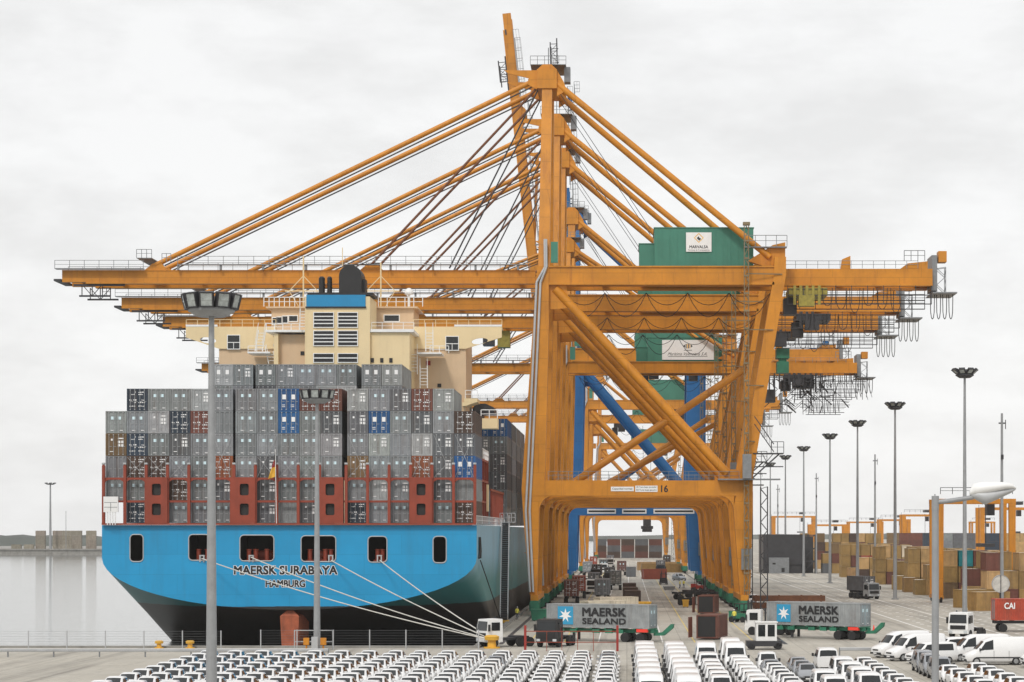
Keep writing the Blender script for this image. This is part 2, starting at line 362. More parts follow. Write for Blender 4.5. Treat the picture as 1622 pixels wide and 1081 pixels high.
for x in (38.5, 40.4, 42.3, 46.2, 48.4, 50.6, 52.8):
    y = 245
    while y < 640:
        if random.random() < .85: strip(wm, x + random.uniform(-.15, .15), .5, y, y + random.uniform(.8, 1.6))
        y += 5.2
for x in (-10.6, -6.8, 7.4, 10.6, 13.9): strip(ym, x, .16, 240, 900)
for x in (-3.1, .4, 3.9): strip(wm, x, .15, 240, 900)
for x in (-13.5, 17.0): 
    strip(rm, x, .5, 236, 1300); 
struct(wm.build('white_road_markings', M['stripe'])); struct(ym.build('yellow_road_markings', M['ystripe']))
struct(rm.build('crane_rails', M['dark_steel']))
# far quay across the basin, with scrub hill behind
g = MB(); g.box(-3000, -60, 1372, 1700, -8, 1.2); g.box(-3000, -60, 1371.4, 1373, .6, 1.6)
struct(g.build('far_quay', M['concrete']))
g = MB(); n = 40
random.seed(5)
for a, b, yy, hh in ((-900, -372, 2100, 9), (-120, 1200, 3600, 9), (900, 3000, 4200, 9)):
    x = [a + (b - a) * i / n for i in range(n + 1)]
    hs = [(.35 + .65 * math.sin(math.pi * min(1, max(0, (i + 2) / (n + 4)))) ** .5) * hh * random.uniform(.8, 1.12) for i in range(n + 1)]
    g.loft([[(p, yy, -2) for p in x], [(p, yy + 20, h * .8) for p, h in zip(x, hs)], [(p, yy + 130, h) for p, h in zip(x, hs)], [(p, yy + 400, -2) for p in x]])
struct(g.build('hills', M['hill']))

# ------------------------------------------------------------------ shipping containers
CW, CHT = 2.44, 2.59
def container_body(Lg, Hh=CHT, door=True, roofmat=False):
    m = MB(); t = .16; w = CW / 2
    for sx in (-1, 1):
        for y0, y1 in ((0, t), (Lg - t, Lg)):
            xa, xb = (w - t, w) if sx > 0 else (-w, -w + t)
            m.box(xa, xb, y0, y1, 0, Hh)                       # corner posts
        xa, xb = (w - .1, w - .004) if sx > 0 else (-w + .004, -w + .1)
        m.box(xa, xb, t, Lg - t, 0, .16); m.box(xa, xb, t, Lg - t, Hh - .12, Hh - .004)
        # corrugated side wall
        n = max(4, int(Lg / .28)); pts = []
        for i in range(n):
            y = t + (Lg - 2 * t) * i / n; d = (Lg - 2 * t) / n
            pts += [(y, .02), (y + d * .34, .02), (y + d * .5, .055), (y + d * .84, .055)]
        pts.append((Lg - t, .02))
        m.loft([[(sx * (w - o), y, .16) for y, o in pts], [(sx * (w - o), y, Hh - .12) for y, o in pts]], smooth=False)
    for y0, y1 in ((.004, t), (Lg - t, Lg - .004)):
        m.box(-w + t, w - t, y0, y1, .002, .16); m.box(-w + t, w - t, y0, y1, Hh - .14, Hh - .006)
    m.add([(-w + .05, .05, Hh - .02), (w - .05, .05, Hh - .02), (w - .05, Lg - .05, Hh - .02), (-w + .05, Lg - .05, Hh - .02)], [(0, 1, 2, 3)], mi=1 if roofmat else 0)
    m.add([(-w + .05, .05, .05), (w - .05, .05, .05), (w - .05, Lg - .05, .05), (-w + .05, Lg - .05, .05)], [(0, 1, 2, 3)])
    n = 9; ring = []
    for i in range(n):
        x = -w + t + (2 * w - 2 * t) * i / n; d = (2 * w - 2 * t) / n
        ring += [(x, .03), (x + d * .4, .03), (x + d * .5, .07), (x + d * .9, .07)]
    ring.append((w - t, .03))
    m.loft([[(x, Lg - o, .16) for x, o in ring], [(x, Lg - o, Hh - .14) for x, o in ring]], smooth=False)
    if not door:
        m.add([(-w + t, .09, .16), (w - t, .09, .16), (w - t, .09, Hh - .14), (-w + t, .09, Hh - .14)], [(0, 1, 2, 3)])
    return m
def door_mesh(side, kind, Hh=CHT):
    m = MB(); x0, x1 = (-1.05, -.012) if side < 0 else (.012, 1.05)
    m.box(x0, x1, .07, .11, .17, Hh - .15)
    for z in (.62, 1.08, 1.54, 2.0): m.box(x0 + .06, x1 - .06, .055, .069, z, z + .09)
    m.box(x0, x0 + .05, .05, .069, .17, Hh - .15); m.box(x1 - .05, x1, .05, .069, .17, Hh - .15)
    c = (x0 + x1) / 2
    if kind == 'dots':
        m.box(c - .17 - side * .12, c + .17 - side * .12, .035, .054, 1.6, 1.95, 2)
        m.box(c - .1, c + .3, .04, .054, .3, .37, 1)
    elif kind == 'plates':
        if side > 0:
            for dx in (-.3, .08):
                for z in (1.05, 1.45): m.box(c + dx, c + dx + .27, .035, .054, z, z + .3, 1)
            m.box(c - .3, c + .35, .04, .054, 1.95, 2.08, 1)
        else: m.box(c - .06, c + .14, .035, .054, 1.75, 1.98, 1); m.box(c - .2, c + .2, .04, .054, .45, .53, 1)
    elif kind == 'squares':
        m.box(c - .22, c + .2, .035, .054, 1.35, 1.9, 1)
        for z in (.45, .65): m.box(c - .3, c + .1, .04, .054, z, z + .07, 1)
    elif kind == 'text':
        rr = random.Random(5 if side < 0 else 9)
        for z in (2.12, 1.86, 1.2, .92, .5):
            x = x0 + .12
            while x < x1 - .25:
                w_ = rr.uniform(.06, .2)
                if rr.random() < .62: m.box(x, x + w_, .04, .054, z, z + rr.uniform(.07, .14), 1)
                x += w_ + .06
    return m.mesh('door', [M['box'], M['text_white'], M['star']])
def bar_mesh(x, Hh=CHT):
    m = MB(); m.tube((x, .035, .1), (x, .035, Hh - .08), .028, n=6)
    m.box(x - .06, x + .06, .0, .05, .1, .2); m.box(x - .06, x + .06, .0, .05, Hh - .2, Hh - .1)
    m.box(x, x + .34, .01, .03, 1.06, 1.1); return m.mesh('lock_bar', M['bar'])
KINDS = ('dots', 'plates', 'squares', 'text', 'plain')
BODY = {l: container_body(l).mesh('body', [M['box']]) for l in (12.19, 6.06)}
DOOR = {(s, k): door_mesh(s, k) for s in (-1, 1) for k in KINDS}
BARS = [bar_mesh(x) for x in (-.82, -.3, .3, .82)]
COLS = dict(gray=((.205, .218, .228), 'grey'), lgray=((.34, .35, .35), 'pale grey'), dgray=((.105, .11, .118), 'dark grey'), navy=((.022, .04, .065), 'navy'),
            blue=((.010, .095, .27), 'blue'), brown=((.13, .042, .028), 'brown'), obrown=((.30, .085, .03), 'orange brown'), ochre=((.17, .105, .045), 'ochre brown'),
            dbrown=((.07, .04, .028), 'dark brown'), rust=((.30, .06, .03), 'rust red'), yard=((.30, .185, .06), 'ochre'), tan=((.46, .29, .125), 'tan'), teal=((.0, .23, .27), 'teal'),
            green=((.03, .12, .06), 'green'), red=((.36, .035, .03), 'red'), signal=((.46, .065, .03), 'bright red'), cream=((.62, .54, .42), 'cream'), grime=((.10, .10, .075), 'grimy dark'), far=((.27, .235, .185), 'weathered tan'))
def jit(c, a=.2):
    f = 1 + random.uniform(-a, a); return tuple(max(.004, x * f * (1 + random.uniform(-.03, .03))) for x in c)
def container(col, label, loc, Lg=12.19, kind='plain', rz=0, group=None, parts=True):
    c = jit(COLS[col][0]); t = thing('shipping_container', label, 'container', loc, rz, group)
    put('body', BODY[Lg], t, color=c)
    for s in (-1, 1):
        d = put('door', DOOR[(s, kind)], t, color=c)
        if parts:
            for b in (BARS[:2] if s < 0 else BARS[2:]): put('lock_bar', b, d)
    return t
YS = 257.0
rowcode = {  # letters: g grey, l pale, d dark, n navy, b blue, r brown, o orange brown, c ochre brown, k dark brown, P red panel, . none
 'A': '.ngglggg' + 'brrlgdrl.', 'B': 'gglnrgggb' + 'gddbgdgk', 'C': 'cngdgggg' + 'gglglgldd', 'D': 'gkkggogd' + 'gggcggodb',
 'E': 'ggPkgdPdggPglgPdg', 'F': '.nPgggPdgdPnggPgk'}
CM = dict(g='gray', l='lgray', d='dgray', n='navy', b='blue', r='brown', o='obrown', c='ochre', k='dbrown')
KM = dict(g='dots', l='plates', d='plates', n='text', b='squares', r='text', o='text', c='plates', k='text')
def colx(i):
    p = 167 + 33.7 * i if i < 6 else (373 + 33.8 * (i - 6) if i < 11 else 550 + 33.9 * (i - 11))
    return px(p + 16.7, YS + .6)
TZ = 2.615
random.seed(11)
for ti, row in enumerate('FEDCBA'):
    for i, ch in enumerate(rowcode[row]):
        if ch in 'P.': continue
        c = CM[ch]; k = KM[ch]
        if ch == 'g' and random.random() < .18: k = random.choice(('plain', 'plates'))
        container(c, f"{COLS[c][1]} container on the stern, {ordn(ti)} tier up, {ordn(i)} stack from the seaward side", (colx(i), YS + .6, 13.05 + ti * TZ), kind=k, group='containers stacked at the stern')
# second bay: top tiers that show above and beside the first
Y2 = 271.5
for i in range(17):
    for ti in (5, 6):
        if not 4 <= i <= 12: continue
        x = colx(i) * 1.0
        c = random.choice(('gray', 'gray', 'gray', 'lgray', 'dgray'))
        container(c, f"{COLS[c][1]} container, {'top' if ti == 6 else 'second'} tier in front of the deckhouse, {ordn(i)} stack from the seaward side", (x, Y2, 13.6 + ti * 2.76 + (.0 if ti == 5 else -.14)), kind=random.choice(('plates', 'dots', 'squares')), group='containers of the second bay')
# bays ahead of the deckhouse: only the quayside stacks show
for bi, yb in enumerate((326, 340.5, 355, 369.5)):
    for i in (15, 16):
        if i == 15 and bi > 0: continue
        for ti in range(6):
            c = random.choice(('gray', 'gray', 'gray', 'lgray', 'dgray', 'dgray', 'gray')) if ti < 5 or bi else 'blue'
            container(c, f"{COLS[c][1]} container ahead of the deckhouse, {ordn(bi)} bay, {ordn(ti)} tier of the {'quayside edge' if i == 16 else 'inner'} stack", (colx(i), yb, 13.05 + ti * TZ), kind='squares' if c == 'blue' else random.choice(('dots', 'plates', 'plain')), group='containers ahead of the deckhouse', parts=bi == 0)

# ------------------------------------------------------------------ the ship
ship = thing('container_ship', 'huge blue container ship moored stern first view, beige deckhouse and black funnel', 'ship', (-39.26, YS, 0))
HW = 21.8; ZD = 12.8
hull = MB()
def section(d):
    K = 14; zc = max(-8, 9.0 - .29 * d); zb = max(-12, 2.95 - .20 * d); hw = HW; pts = []
    if d > 260:
        k = (d - 260) / 75; hw = max(.4, HW * (1 - k ** 2.2))
    pts.append((hw, ZD)); pts.append((hw, (ZD + zc) / 2 + 1))
    for i in range(K + 1):
        a = math.pi / 2 * i / K; pts.append((hw * math.cos(a), zc - (zc - zb) * math.sin(a)))
    return pts
rings = []
for d in (0, 4, 8, 13, 18, 24, 30, 37, 45, 60, 100, 260, 290, 315, 335):
    s = section(d); full = [(-x, d, z) for x, z in s] + [(x, d, z) for x, z in reversed(s[:-1])]
    rings.append(full)
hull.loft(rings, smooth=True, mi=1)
# decks
hull.box(-HW + .3, HW - .3, 6.2, 262, ZD - .5, ZD - .02)
# transom plate with its mooring ports cut out
s = section(0); outline = [(-x, z) for x, z in s] + [(x, z) for x, z in reversed(s[:-1])]
PORTS = [(206, 227, 847, 890), (299, 332, 847, 888), (380, 434, 848, 889), (477, 532, 849, 890), (583, 613, 850, 891), (686, 707, 850, 892)]
def rrect(x0, x1, z0, z1, r, n=4):
    out = []
    for cx, cz, a0 in ((x1 - r, z1 - r, 0), (x0 + r, z1 - r, 90), (x0 + r, z0 + r, 180), (x1 - r, z0 + r, 270)):
        for i in range(n + 1):
            a = R(a0 + 90 * i / n); out.append((cx + r * math.cos(a), cz + r * math.sin(a)))
    return out
bm = bmesh.new(); holes = []
def loop(pts):
    vs = [bm.verts.new((x, 0, z)) for x, z in pts]
    return [bm.edges.new((vs[i], vs[(i + 1) % len(vs)])) for i in range(len(vs))]
ed = loop(outline)
for a, b, c, d in PORTS:
    h = rrect(px(a, YS) + 39.26, px(b, YS) + 39.26, pz(d, YS), pz(c, YS), .45); holes.append(h); ed += loop(h)
bmesh.ops.triangle_fill(bm, use_beauty=True, use_dissolve=False, edges=ed)
bm.verts.index_update()
hull.add([v.co[:] for v in bm.verts], [[v.index for v in f.verts] for f in bm.faces]); bm.free()
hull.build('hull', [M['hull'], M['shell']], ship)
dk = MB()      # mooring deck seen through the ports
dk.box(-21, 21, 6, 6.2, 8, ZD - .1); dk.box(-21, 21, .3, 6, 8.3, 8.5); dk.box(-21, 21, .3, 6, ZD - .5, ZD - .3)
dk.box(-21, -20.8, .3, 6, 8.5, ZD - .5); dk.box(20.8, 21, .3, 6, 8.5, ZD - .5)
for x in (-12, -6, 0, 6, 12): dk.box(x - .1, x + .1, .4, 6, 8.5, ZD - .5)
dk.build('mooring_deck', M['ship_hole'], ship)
for h in holes:
    f = MB(); n = len(h)
    f.loft([[(x, yy, z) for x, z in h + h[:1]] for yy in (-.02, .3)], smooth=True)
    c = Vector((sum(p[0] for p in h) / n, 0, sum(p[1] for p in h) / n))
    for i in range(n):
        a, b = h[i], h[(i + 1) % n]; f.tube((a[0], -.03, a[1]), (b[0], -.03, b[1]), .075, n=5, cap=False)
    f.build('port_frame', M['pale_steel'], ship)
for a in (311, 325, 391, 402, 420, 488, 513, 522, 596, 604):
    x = px(a, YS) + 39.26; w = MB()
    w.tube((x, 1.5, 8.5), (x, 1.5, 9.9), .28, n=8); w.tube((x, 1.5, 9.9), (x, 1.5, 10.0), .36, n=8)
    w.box(x - .45, x + .45, 1.1, 1.9, 8.5, 8.75); w.build('bollard', M['red_paint'], ship)
for a in (406, 425, 503):
    x = px(a, YS) + 39.26; w = MB(); w.tube((x - .6, 3, 9.3), (x + .6, 3, 9.3), .55, n=12)
    for e in (-.6, .6): w.tube((x + e - .05, 3, 9.3), (x + e + .05, 3, 9.3), .8, n=12)
    w.box(x - .5, x + .5, 2.6, 3.4, 8.5, 8.9); w.build('winch', M['red_paint'], ship)
for a in (320, 398, 524, 601):
    x = px(a, YS) + 39.26; w = MB(); z = pz(886, YS)
    for e in (-.22, .22): w.box(x + e - .07, x + e + .07, -.12, .3, z - .35, z + .35)
    w.box(x - .3, x + .3, -.12, .3, z + .352, z + .48); w.build('fairlead', M['pale_steel'], ship)
x = px(759, YS) + 39.26
w = MB()
for z0, z1, xx in ((8.9, 11.4, 21.85), (8.9, 11.4, 21.85)): pass
w.path([(21.86, 3.0, 11.4), (21.95, 3.0, 9.8), (21.9, 2.4, 8.9)], .12); w.path([(21.86, 5.0, 11.4), (21.95, 5.0, 9.8), (21.9, 5.2, 8.9)], .12)
w.box(21.78, 21.83, 3.1, 4.9, 9.0, 11.3); w.build('side_fairlead', M['black'], ship)
def lettering(s, a, b, y0, y1, parent, Y, ox, name):
    w_ = (b - a) / F * Y; h_ = (y1 - y0) / F * Y; cx = px((a + b) / 2, Y) - ox; cz = pz((y0 + y1) / 2, Y)
    m = MB(); text_into(m, s, w_, h_, cx, -.012, cz, .10); text_into(m, s, w_, h_, cx, -.022, cz, .045, 1)
    return m.build(name, [M['text_white'], M['text_black']], parent)
lettering('MAERSK SURABAYA', 371, 534, 897, 910, ship, YS, -39.26, 'name_lettering')
lettering('HAMBURG', 421, 483, 919.5, 930, ship, YS, -39.26, 'home_port_lettering')
rd = MB()      # rudder and its horn
rd.hexa([(-.85, 1, -5), (.75, 1, -5), (.75, 9, -5), (-.85, 9, -5), (-1.15, .4, 2.2), (1.05, .4, 2.2), (1.05, 9, 2.2), (-1.15, 9, 2.2)])
rd.hexa([(-1.15, .4, 2.2), (1.05, .4, 2.2), (1.05, 9, 2.2), (-1.15, 9, 2.2), (-.3, .6, 2.9), (.3, .6, 2.9), (.3, 9, 2.9), (-.3, 9, 2.9)])
rd.build('rudder', M['rust'], ship)
# lashing bridge at the stern: posts, beams, red panels
lb = MB(); yb = -.25
for i in range(18):
    if i < 17: x = colx(min(i, 16)) - 1.24 + 39.26
    else: x = colx(16) + 1.24 + 39.26
    lb.box(x - .16, x + .16, yb - .2, yb + .2, 13.02, 19.7)
    lb.box(x - .12, x + .12, yb - .15, yb + .15, 19.7, 19.85)
for z in (15.55, 18.2):
    lb.box(-HW + .1, HW - .1, yb + .02, yb + .22, z - .12, z + .12)
lb.box(-HW + .1, HW - .1, yb - .35, yb + .25, 12.82, 13.02)
for i in (0, 1, 3, 4, 5, 7, 8, 9, 11, 12, 13, 15, 16):    # rounded corners of the bays
    x = colx(i) + 39.26
    for sx in (-1, 1):
        for z in (18.08,): lb.prism([(x + sx * 1.1, yb - .02, z), (x + sx * 1.1, yb - .02, z - .45), (x + sx * .98, yb - .02, z - .18), (x + sx * .65, yb - .02, z)], (0, .1, 0))
lb.build('lashing_bridge', M['red_paint'], ship)
for i in range(18):
    x = (colx(i) - 1.24 if i < 17 else colx(16) + 1.24) + 39.26; q_ = MB(); q_.box(x - .17, x + .17, yb - .23, yb + .1, 19.851, 20.05); q_.build('post_cap', M['pale_steel'], ship)
for i in (2, 6, 10, 14):
    x = colx(i) + 39.26; x0 = x - 1.28 - (.38 if i == 6 else .2 if i == 10 else 0); x1 = x + 1.28 + (.25 if i == 10 else 0)
    bm = bmesh.new(); hs = [rrect(x - .52, x + .52, 13.95, 15.3, .2, 3), rrect(x - .52, x + .52, 16.25, 17.6, .2, 3)]
    def lp(pts):
        vs = [bm.verts.new((a, -.62, z)) for a, z in pts]; return [bm.edges.new((vs[k], vs[(k + 1) % len(vs)])) for k in range(len(vs))]
    e = lp([(x0, 13.03), (x1, 13.03), (x1, 18.35), (x0, 18.35)]) + lp(hs[0]) + lp(hs[1])
    bmesh.ops.triangle_fill(bm, use_beauty=True, use_dissolve=False, edges=e); bm.verts.index_update()
    m = MB(); m.add([v.co[:] for v in bm.verts], [[v.index for v in f.verts] for f in bm.faces]); bm.free()
    for hh in hs: m.loft([[(a, yy, z) for a, z in hh + hh[:1]] for yy in (-.62, -.35)], smooth=False)
    m.box(x0, x0 + .04, -.618, .2, 13.03, 18.35); m.box(x1 - .04, x1, -.618, .2, 13.03, 18.35); m.box(x0 + .05, x1 - .05, -.6, .2, 18.31, 18.36)
    m.build('tower_panel', M['red_paint'], ship)
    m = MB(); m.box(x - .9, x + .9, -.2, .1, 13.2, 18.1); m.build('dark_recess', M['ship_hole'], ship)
rods = MB(); random.seed(4)    # crossed lashing rods over the fourth tier from the top
for i in (1, 2, 3, 5, 7, 8, 9, 11, 12, 14, 15, 16):
    x = colx(i) + 39.26
    for sx in (-1, 1):
        rods.beam((x + sx * 1.15, -.06, 18.2), (x - sx * 1.1, .5, 23.3 - (2.6 if random.random() < .6 else 0)), .035)
rods.build('lashing_rods', M['bar'], ship)
# aft white liferaft cradle
m = MB(); x0 = px(167, YS) + 39.26; x1 = px(190, YS) + 39.26
m.box(x0, x1, -1.0, -.75, 14.3, 16.1)
for x in (x0 + .45, x0 + .75, x0 + 1.05, x0 + 1.35): m.box(x - .05, x + .05, -.95, -.85, 12.82, 14.3)
m.build('white_board', M['white'], ship)
m = MB(); 
for z in (14.85, 15.4): m.box(x0 + .1, x1 - .1, -1.02, -1.0, z, z + .05)
m.box((x0 + x1) / 2 - .03, (x0 + x1) / 2 + .03, -1.02, -1.0, 14.4, 15.4); m.build('board_seams', M['steel'], ship)
# quayside lashing tower between the first two bays
m = MB()
for y in (14, 18, 22, 26):
    for x in (18.9, 21.4): m.box(x - .12, x + .12, y - .12, y + .12, 13, 21.2)
for z in (15.6, 18.2, 20.8):
    m.box(18.8, 21.5, 13.9, 26.1, z, z + .25)
m.build('side_lashing_tower', M['red_paint'], ship)
m = MB(); railing(m, (21.5, 13.9, 21.06), (21.5, 26, 21.06), 1.2, 1.5, .1); railing(m, (18.8, 13.9, 21.06), (21.5, 13.9, 21.06), 1.2, .8, .1)
railing(m, (18.8, 13.8, 15.9), (21.5, 13.8, 15.9), 1.1, .5, .08); railing(m, (18.8, 13.8, 13.0), (21.5, 13.8, 13.0), 1.1, .5, .09)
railing(m, (21.7, 1, ZD), (21.7, 60, ZD), 1.1, 1.8, .07)
m.build('railing', M['white'], ship)
m = MB(); m.tube((20.2, 15, 21), (19.0, 15, 23.6), .25, n=8); m.tube((20.2, 15, 21), (21.3, 15, 22.6), .2, n=8); m.box(21.0, 21.7, 22, 24, 14.6, 18.0)
m.build('deck_davit', M['beige'], ship)
m = MB()
for i in range(28): m.beam((21.6, 30 + i * 1.0, 13), (21.6, 30 + i * 1.0, 17.3), .16)
m.box(21.5, 21.7, 29, 59, 17.3, 17.6); m.build('side_fence', M['red_paint'], ship)

# --- deckhouse
YC, YH = 300.0, 308.0           # louvred engine casing, then the accommodation block
def hx(p, Y): return px(p, Y) + 39.26
def hz(p, Y): return pz(p, Y)
def hy(Y): return Y - YS
m = MB()
m.box(hx(347, YH), hx(738, YH), hy(YH), hy(YH) + 12, 12.9, hz(519, YH))
m.build('accommodation_block', M['beige_pink'], ship)
m = MB()
m.box(hx(483, YC), hx(586, YC), hy(YC), hy(YH) - .02, 12.9, hz(470, YC))
m.box(hx(586, YC) + .002, hx(648, YC), hy(YC) + .6, hy(YH) - .02, 12.9, hz(526, YC))
cas = m.build('engine_casing', M['beige'], ship)
m = MB(); m.box(hx(437, YC), hx(483, YC) - .01, hy(YC) + 3, hy(YH) - .02, 12.9, hz(527, YC)); m.build('side_house', M['beige_pink'], ship)
m = MB(); m.box(hx(430, YC), hx(437, YC), hy(YC) + 2, hy(YH) - .02, 12.9, hz(527, YC)); m.build('corner_column', M['beige'], ship)
m = MB(); m.box(hx(485.5, YC), hx(579, YC), hy(YC) - .15, hy(YC) + 6, hz(486, YC), hz(467.5, YC)); m.build('blue_funnel_band', M['funnel_blue'], ship)
m = MB(); m.box(hx(484, YC), hx(580, YC), hy(YC) - .2, hy(YC) + 6.1, hz(488.5, YC), hz(486, YC) - .01); m.box(hx(486, YC), hx(590, YC), hy(YC) + .4, hy(YC) + 6, hz(467.5, YC) + .01, hz(463, YC)); m.build('funnel_trim', M['black'], ship)
m = MB(); cx = hx(553, YC); r = 18 / F * YC; zt = hz(436, YC); zb = hz(464, YC)
rg = []
for yy in (hy(YC) + 1.2, hy(YC) + 5.6):
    pts = [(cx - r, yy, zb), (cx - r, yy, zt)]
    for i in range(1, 12):
        a = math.pi * (1 - i / 12); pts.append((cx + r * math.cos(a), yy, zt + r * math.sin(a)))
    pts += [(cx + r, yy, zt), (cx + r, yy, zb)]; rg.append(pts)
m.loft(rg, smooth=False, caps=True); m.box(cx + r, cx + r + .45, hy(YC) + 2, hy(YC) + 4, zb, hz(440, YC)); m.build('funnel', M['black'], ship)
for a, b in ((500, 510), (513.5, 521.5)):
    m = MB(); c = hx((a + b) / 2, YC); q = (b - a) / 2 / F * YC; m.tube((c, hy(YC) + 3, hz(466, YC)), (c, hy(YC) + 3, hz(437, YC)), q, n=14); m.tube((c, hy(YC) + 3, hz(437, YC)), (c, hy(YC) + 3, hz(434.5, YC)), q, q * .6, n=14); m.build('exhaust_pipe', M['black'], ship)
for z0, z1 in ((496, 518.5), (525, 547.5), (561, 574)):
    for a, b in ((497.5, 528), (536, 566)):
        m = MB(); x0, x1 = hx(a, YC), hx(b, YC); za, zb = hz(z1, YC), hz(z0, YC); y = hy(YC)
        m.box(x0, x1, y - .05, y - .004, za, zb, 1)
        m.box(x0 - .1, x1 + .1, y - .16, y - .052, zb, zb + .1); m.box(x0 - .1, x1 + .1, y - .16, y - .052, za - .1, za)
        m.box(x0 - .1, x0, y - .16, y - .052, za, zb); m.box(x1, x1 + .1, y - .16, y - .052, za, zb)
        n = 3 if z0 < 550 else 1
        for k in range(1, n + 1):
            z = za + (zb - za) * k / (n + 1) + (.0); m.box(x0, x1, y - .13, y - .052, z - .07, z + .07)
        m.build('louvre', [M['white'], M['black']], ship)
# bridge wings: deep tapered brackets with an oval opening
for s, (tip, root, bd) in ((-1, (295, 347, 437)), (1, (795, 738, 655))):
    xt, xr, xb = hx(tip, YH), hx(root, YH), hx(bd, YH); zt = hz(518, YH); ztip = hz(535, YH); zr = hz(553, YH)
    cxo = hx(330 if s < 0 else 760, YH); czo = hz(539.5 if s < 0 else 541, YH)
    bm = bmesh.new()
    def lp(pts):
        vs = [bm.verts.new((a, hy(YH) - .3, z)) for a, z in pts]; return [bm.edges.new((vs[k], vs[(k + 1) % len(vs)])) for k in range(len(vs))]
    ov = [(cxo + (1.15 * math.cos(2 * math.pi * k / 16)), czo + .42 * math.sin(2 * math.pi * k / 16) + s * -.12 * math.cos(2 * math.pi * k / 16) * -1) for k in range(16)]
    e = lp([(xb, zt), (xt, zt), (xt, ztip), (xr, zr), (xb, zr)]) + lp(ov)
    bmesh.ops.triangle_fill(bm, use_beauty=True, use_dissolve=False, edges=e)
    g2 = bmesh.ops.extrude_face_region(bm, geom=bm.faces[:]); bmesh.ops.translate(bm, verts=[v for v in g2['geom'] if isinstance(v, bmesh.types.BMVert)], vec=(0, .25, 0))
    bm.verts.index_update(); m = MB(); m.add([v.co[:] for v in bm.verts], [[v.index for v in f.verts] for f in bm.faces]); bm.free()
    xa, xc = sorted((xt, xb)); m.box(xa, xc, hy(YH) - .04, hy(YH) + 3, zt - .3, zt - .004)
    m.build('bridge_wing', M['beige'], ship)
    m = MB(); xo = hx(345 if s < 0 else 720, YH)
    m.box(min(xt, xo), max(xt, xo), hy(YH) - .35, hy(YH) - .05, zt, zt + .28); m.build('wing_rail', M['white'], ship)
    m = MB(); railing(m, (xt, hy(YH), zt), (xb, hy(YH), zt), 1.0, 1.4, .07); m.build('railing', M['beige'], ship)
    for (a, b, c, d) in (((361.5, 380, 532, 553),) if s < 0 else ((707, 726, 534, 555),)):
        m = MB(); y = hy(YH) - .3; x0, x1, za, zb = hx(a, YH), hx(b, YH), hz(d, YH), hz(c, YH)
        m.box(x0, x1, y - .03, y - .004, za, zb, 1)
        zq = za + (zb - za) * .47
        for q in ((x0 - .1, x0, za - .1, zb + .1), (x1, x1 + .1, za - .1, zb + .1), (x0, x1, zb, zb + .1), (x0, x1, za - .1, za), (x0, x1, zq - .05, zq + .05), ((x0 + x1) / 2 - .04, (x0 + x1) / 2 + .04, za, zq - .052)):
            m.box(q[0], q[1], y - .08, y - .004, q[2], q[3])
        m.build('window', [M['white'], M['glass']], ship)
# wheelhouse on top
m = MB(); YW = 309.0
m.box(hx(430, YW), hx(655, YW), hy(YW), hy(YW) + 8, hz(519, YW), hz(489, YW)); m.box(hx(422, YW), hx(662, YW), hy(YW) - .6, hy(YW) + 8.5, hz(489, YW) + .003, hz(486.5, YW))
m.build('wheelhouse', M['beige_pink'], ship)
for a, b, c, d in ((432, 438, 504, 514), (439.5, 446, 503, 513), (448, 455.5, 501.5, 511.5), (458, 471, 501, 509), (609, 632, 500, 509)):
    m = MB(); y = hy(YW); x0, x1, za, zb = hx(a, YW), hx(b, YW), hz(d, YW), hz(c, YW)
    m.box(x0, x1, y - .04, y - .004, za, zb, 1)
    for q in ((x0 - .12, x0, za - .12, zb + .12), (x1, x1 + .12, za - .12, zb + .12), (x0, x1, zb, zb + .12), (x0, x1, za - .12, za)): m.box(q[0], q[1], y - .1, y - .004, q[2], q[3])
    m.build('window', [M['white'], M['glass']], ship)
m = MB()
z = hz(486.5, YW)
railing(m, (hx(419, YW), hy(YW) - .5, z), (hx(484, YW), hy(YW) - .5, z), 1.3, .7, .1); railing(m, (hx(600, YW), hy(YW) - .5, z), (hx(670, YW), hy(YW) - .5, z), 1.3, 1.2, .1)
z = hz(522, YC)
railing(m, (hx(418, YC), hy(YC) + 2, z), (hx(484, YC), hy(YC) + 2, z), 1.0, 1.0, .09); railing(m, (hx(588, YC), hy(YC) + .5, z), (hx(655, YC), hy(YC) + .5, z), 1.0, 1.4, .07)
for a in (413, 677): railing(m, (hx(a, YC), hy(YC) + 4, hz(556, YC)), (hx(a + (-28 if a < 500 else 30), YC), hy(YC) + 4, hz(556, YC)), 1.0, .9, .08)
m.build('railing', M['white'], ship)
m = MB()      # deck overhangs and balconies
m.mark(); m.box(hx(418, YC), hx(484, YC), hy(YC) + 1.6, hy(YC) + 8, hz(524.5, YC), hz(521, YC)); m.mark(); m.box(hx(580, YC), hx(655, YC), hy(YC) + .2, hy(YC) + 8, hz(526, YC), hz(521.5, YC))
m.mark(); m.box(hx(386, YC), hx(422, YC), hy(YC) + 3, hy(YH) - .35, hz(557, YC), hz(554.5, YC)); m.mark(); m.box(hx(657, YC), hx(696, YC), hy(YC) + 3, hy(YH) - .35, hz(558, YC), hz(555.5, YC))
m.pieces('deck_edge', M['white'], ship)
def ladder(xa, za, xb, zb, Y, w=1.0):
    m = MB(); 
    for e in (-w / 2, w / 2):
        m.beam((xa + e, hy(Y), za), (xb + e, hy(Y) - .2, zb), .12); m.beam((xa + e, hy(Y) - .1, za + 1), (xb + e, hy(Y) - .3, zb + 1), .07)
    n = int(abs(zb - za) / .4)
    for k in range(1, n): 
        t = k / n; m.beam((xa + (xb - xa) * t - w / 2, hy(Y) - .1, za + (zb - za) * t), (xa + (xb - xa) * t + w / 2, hy(Y) - .1, za + (zb - za) * t), .07)
    m.build('stair', M['white'], ship)
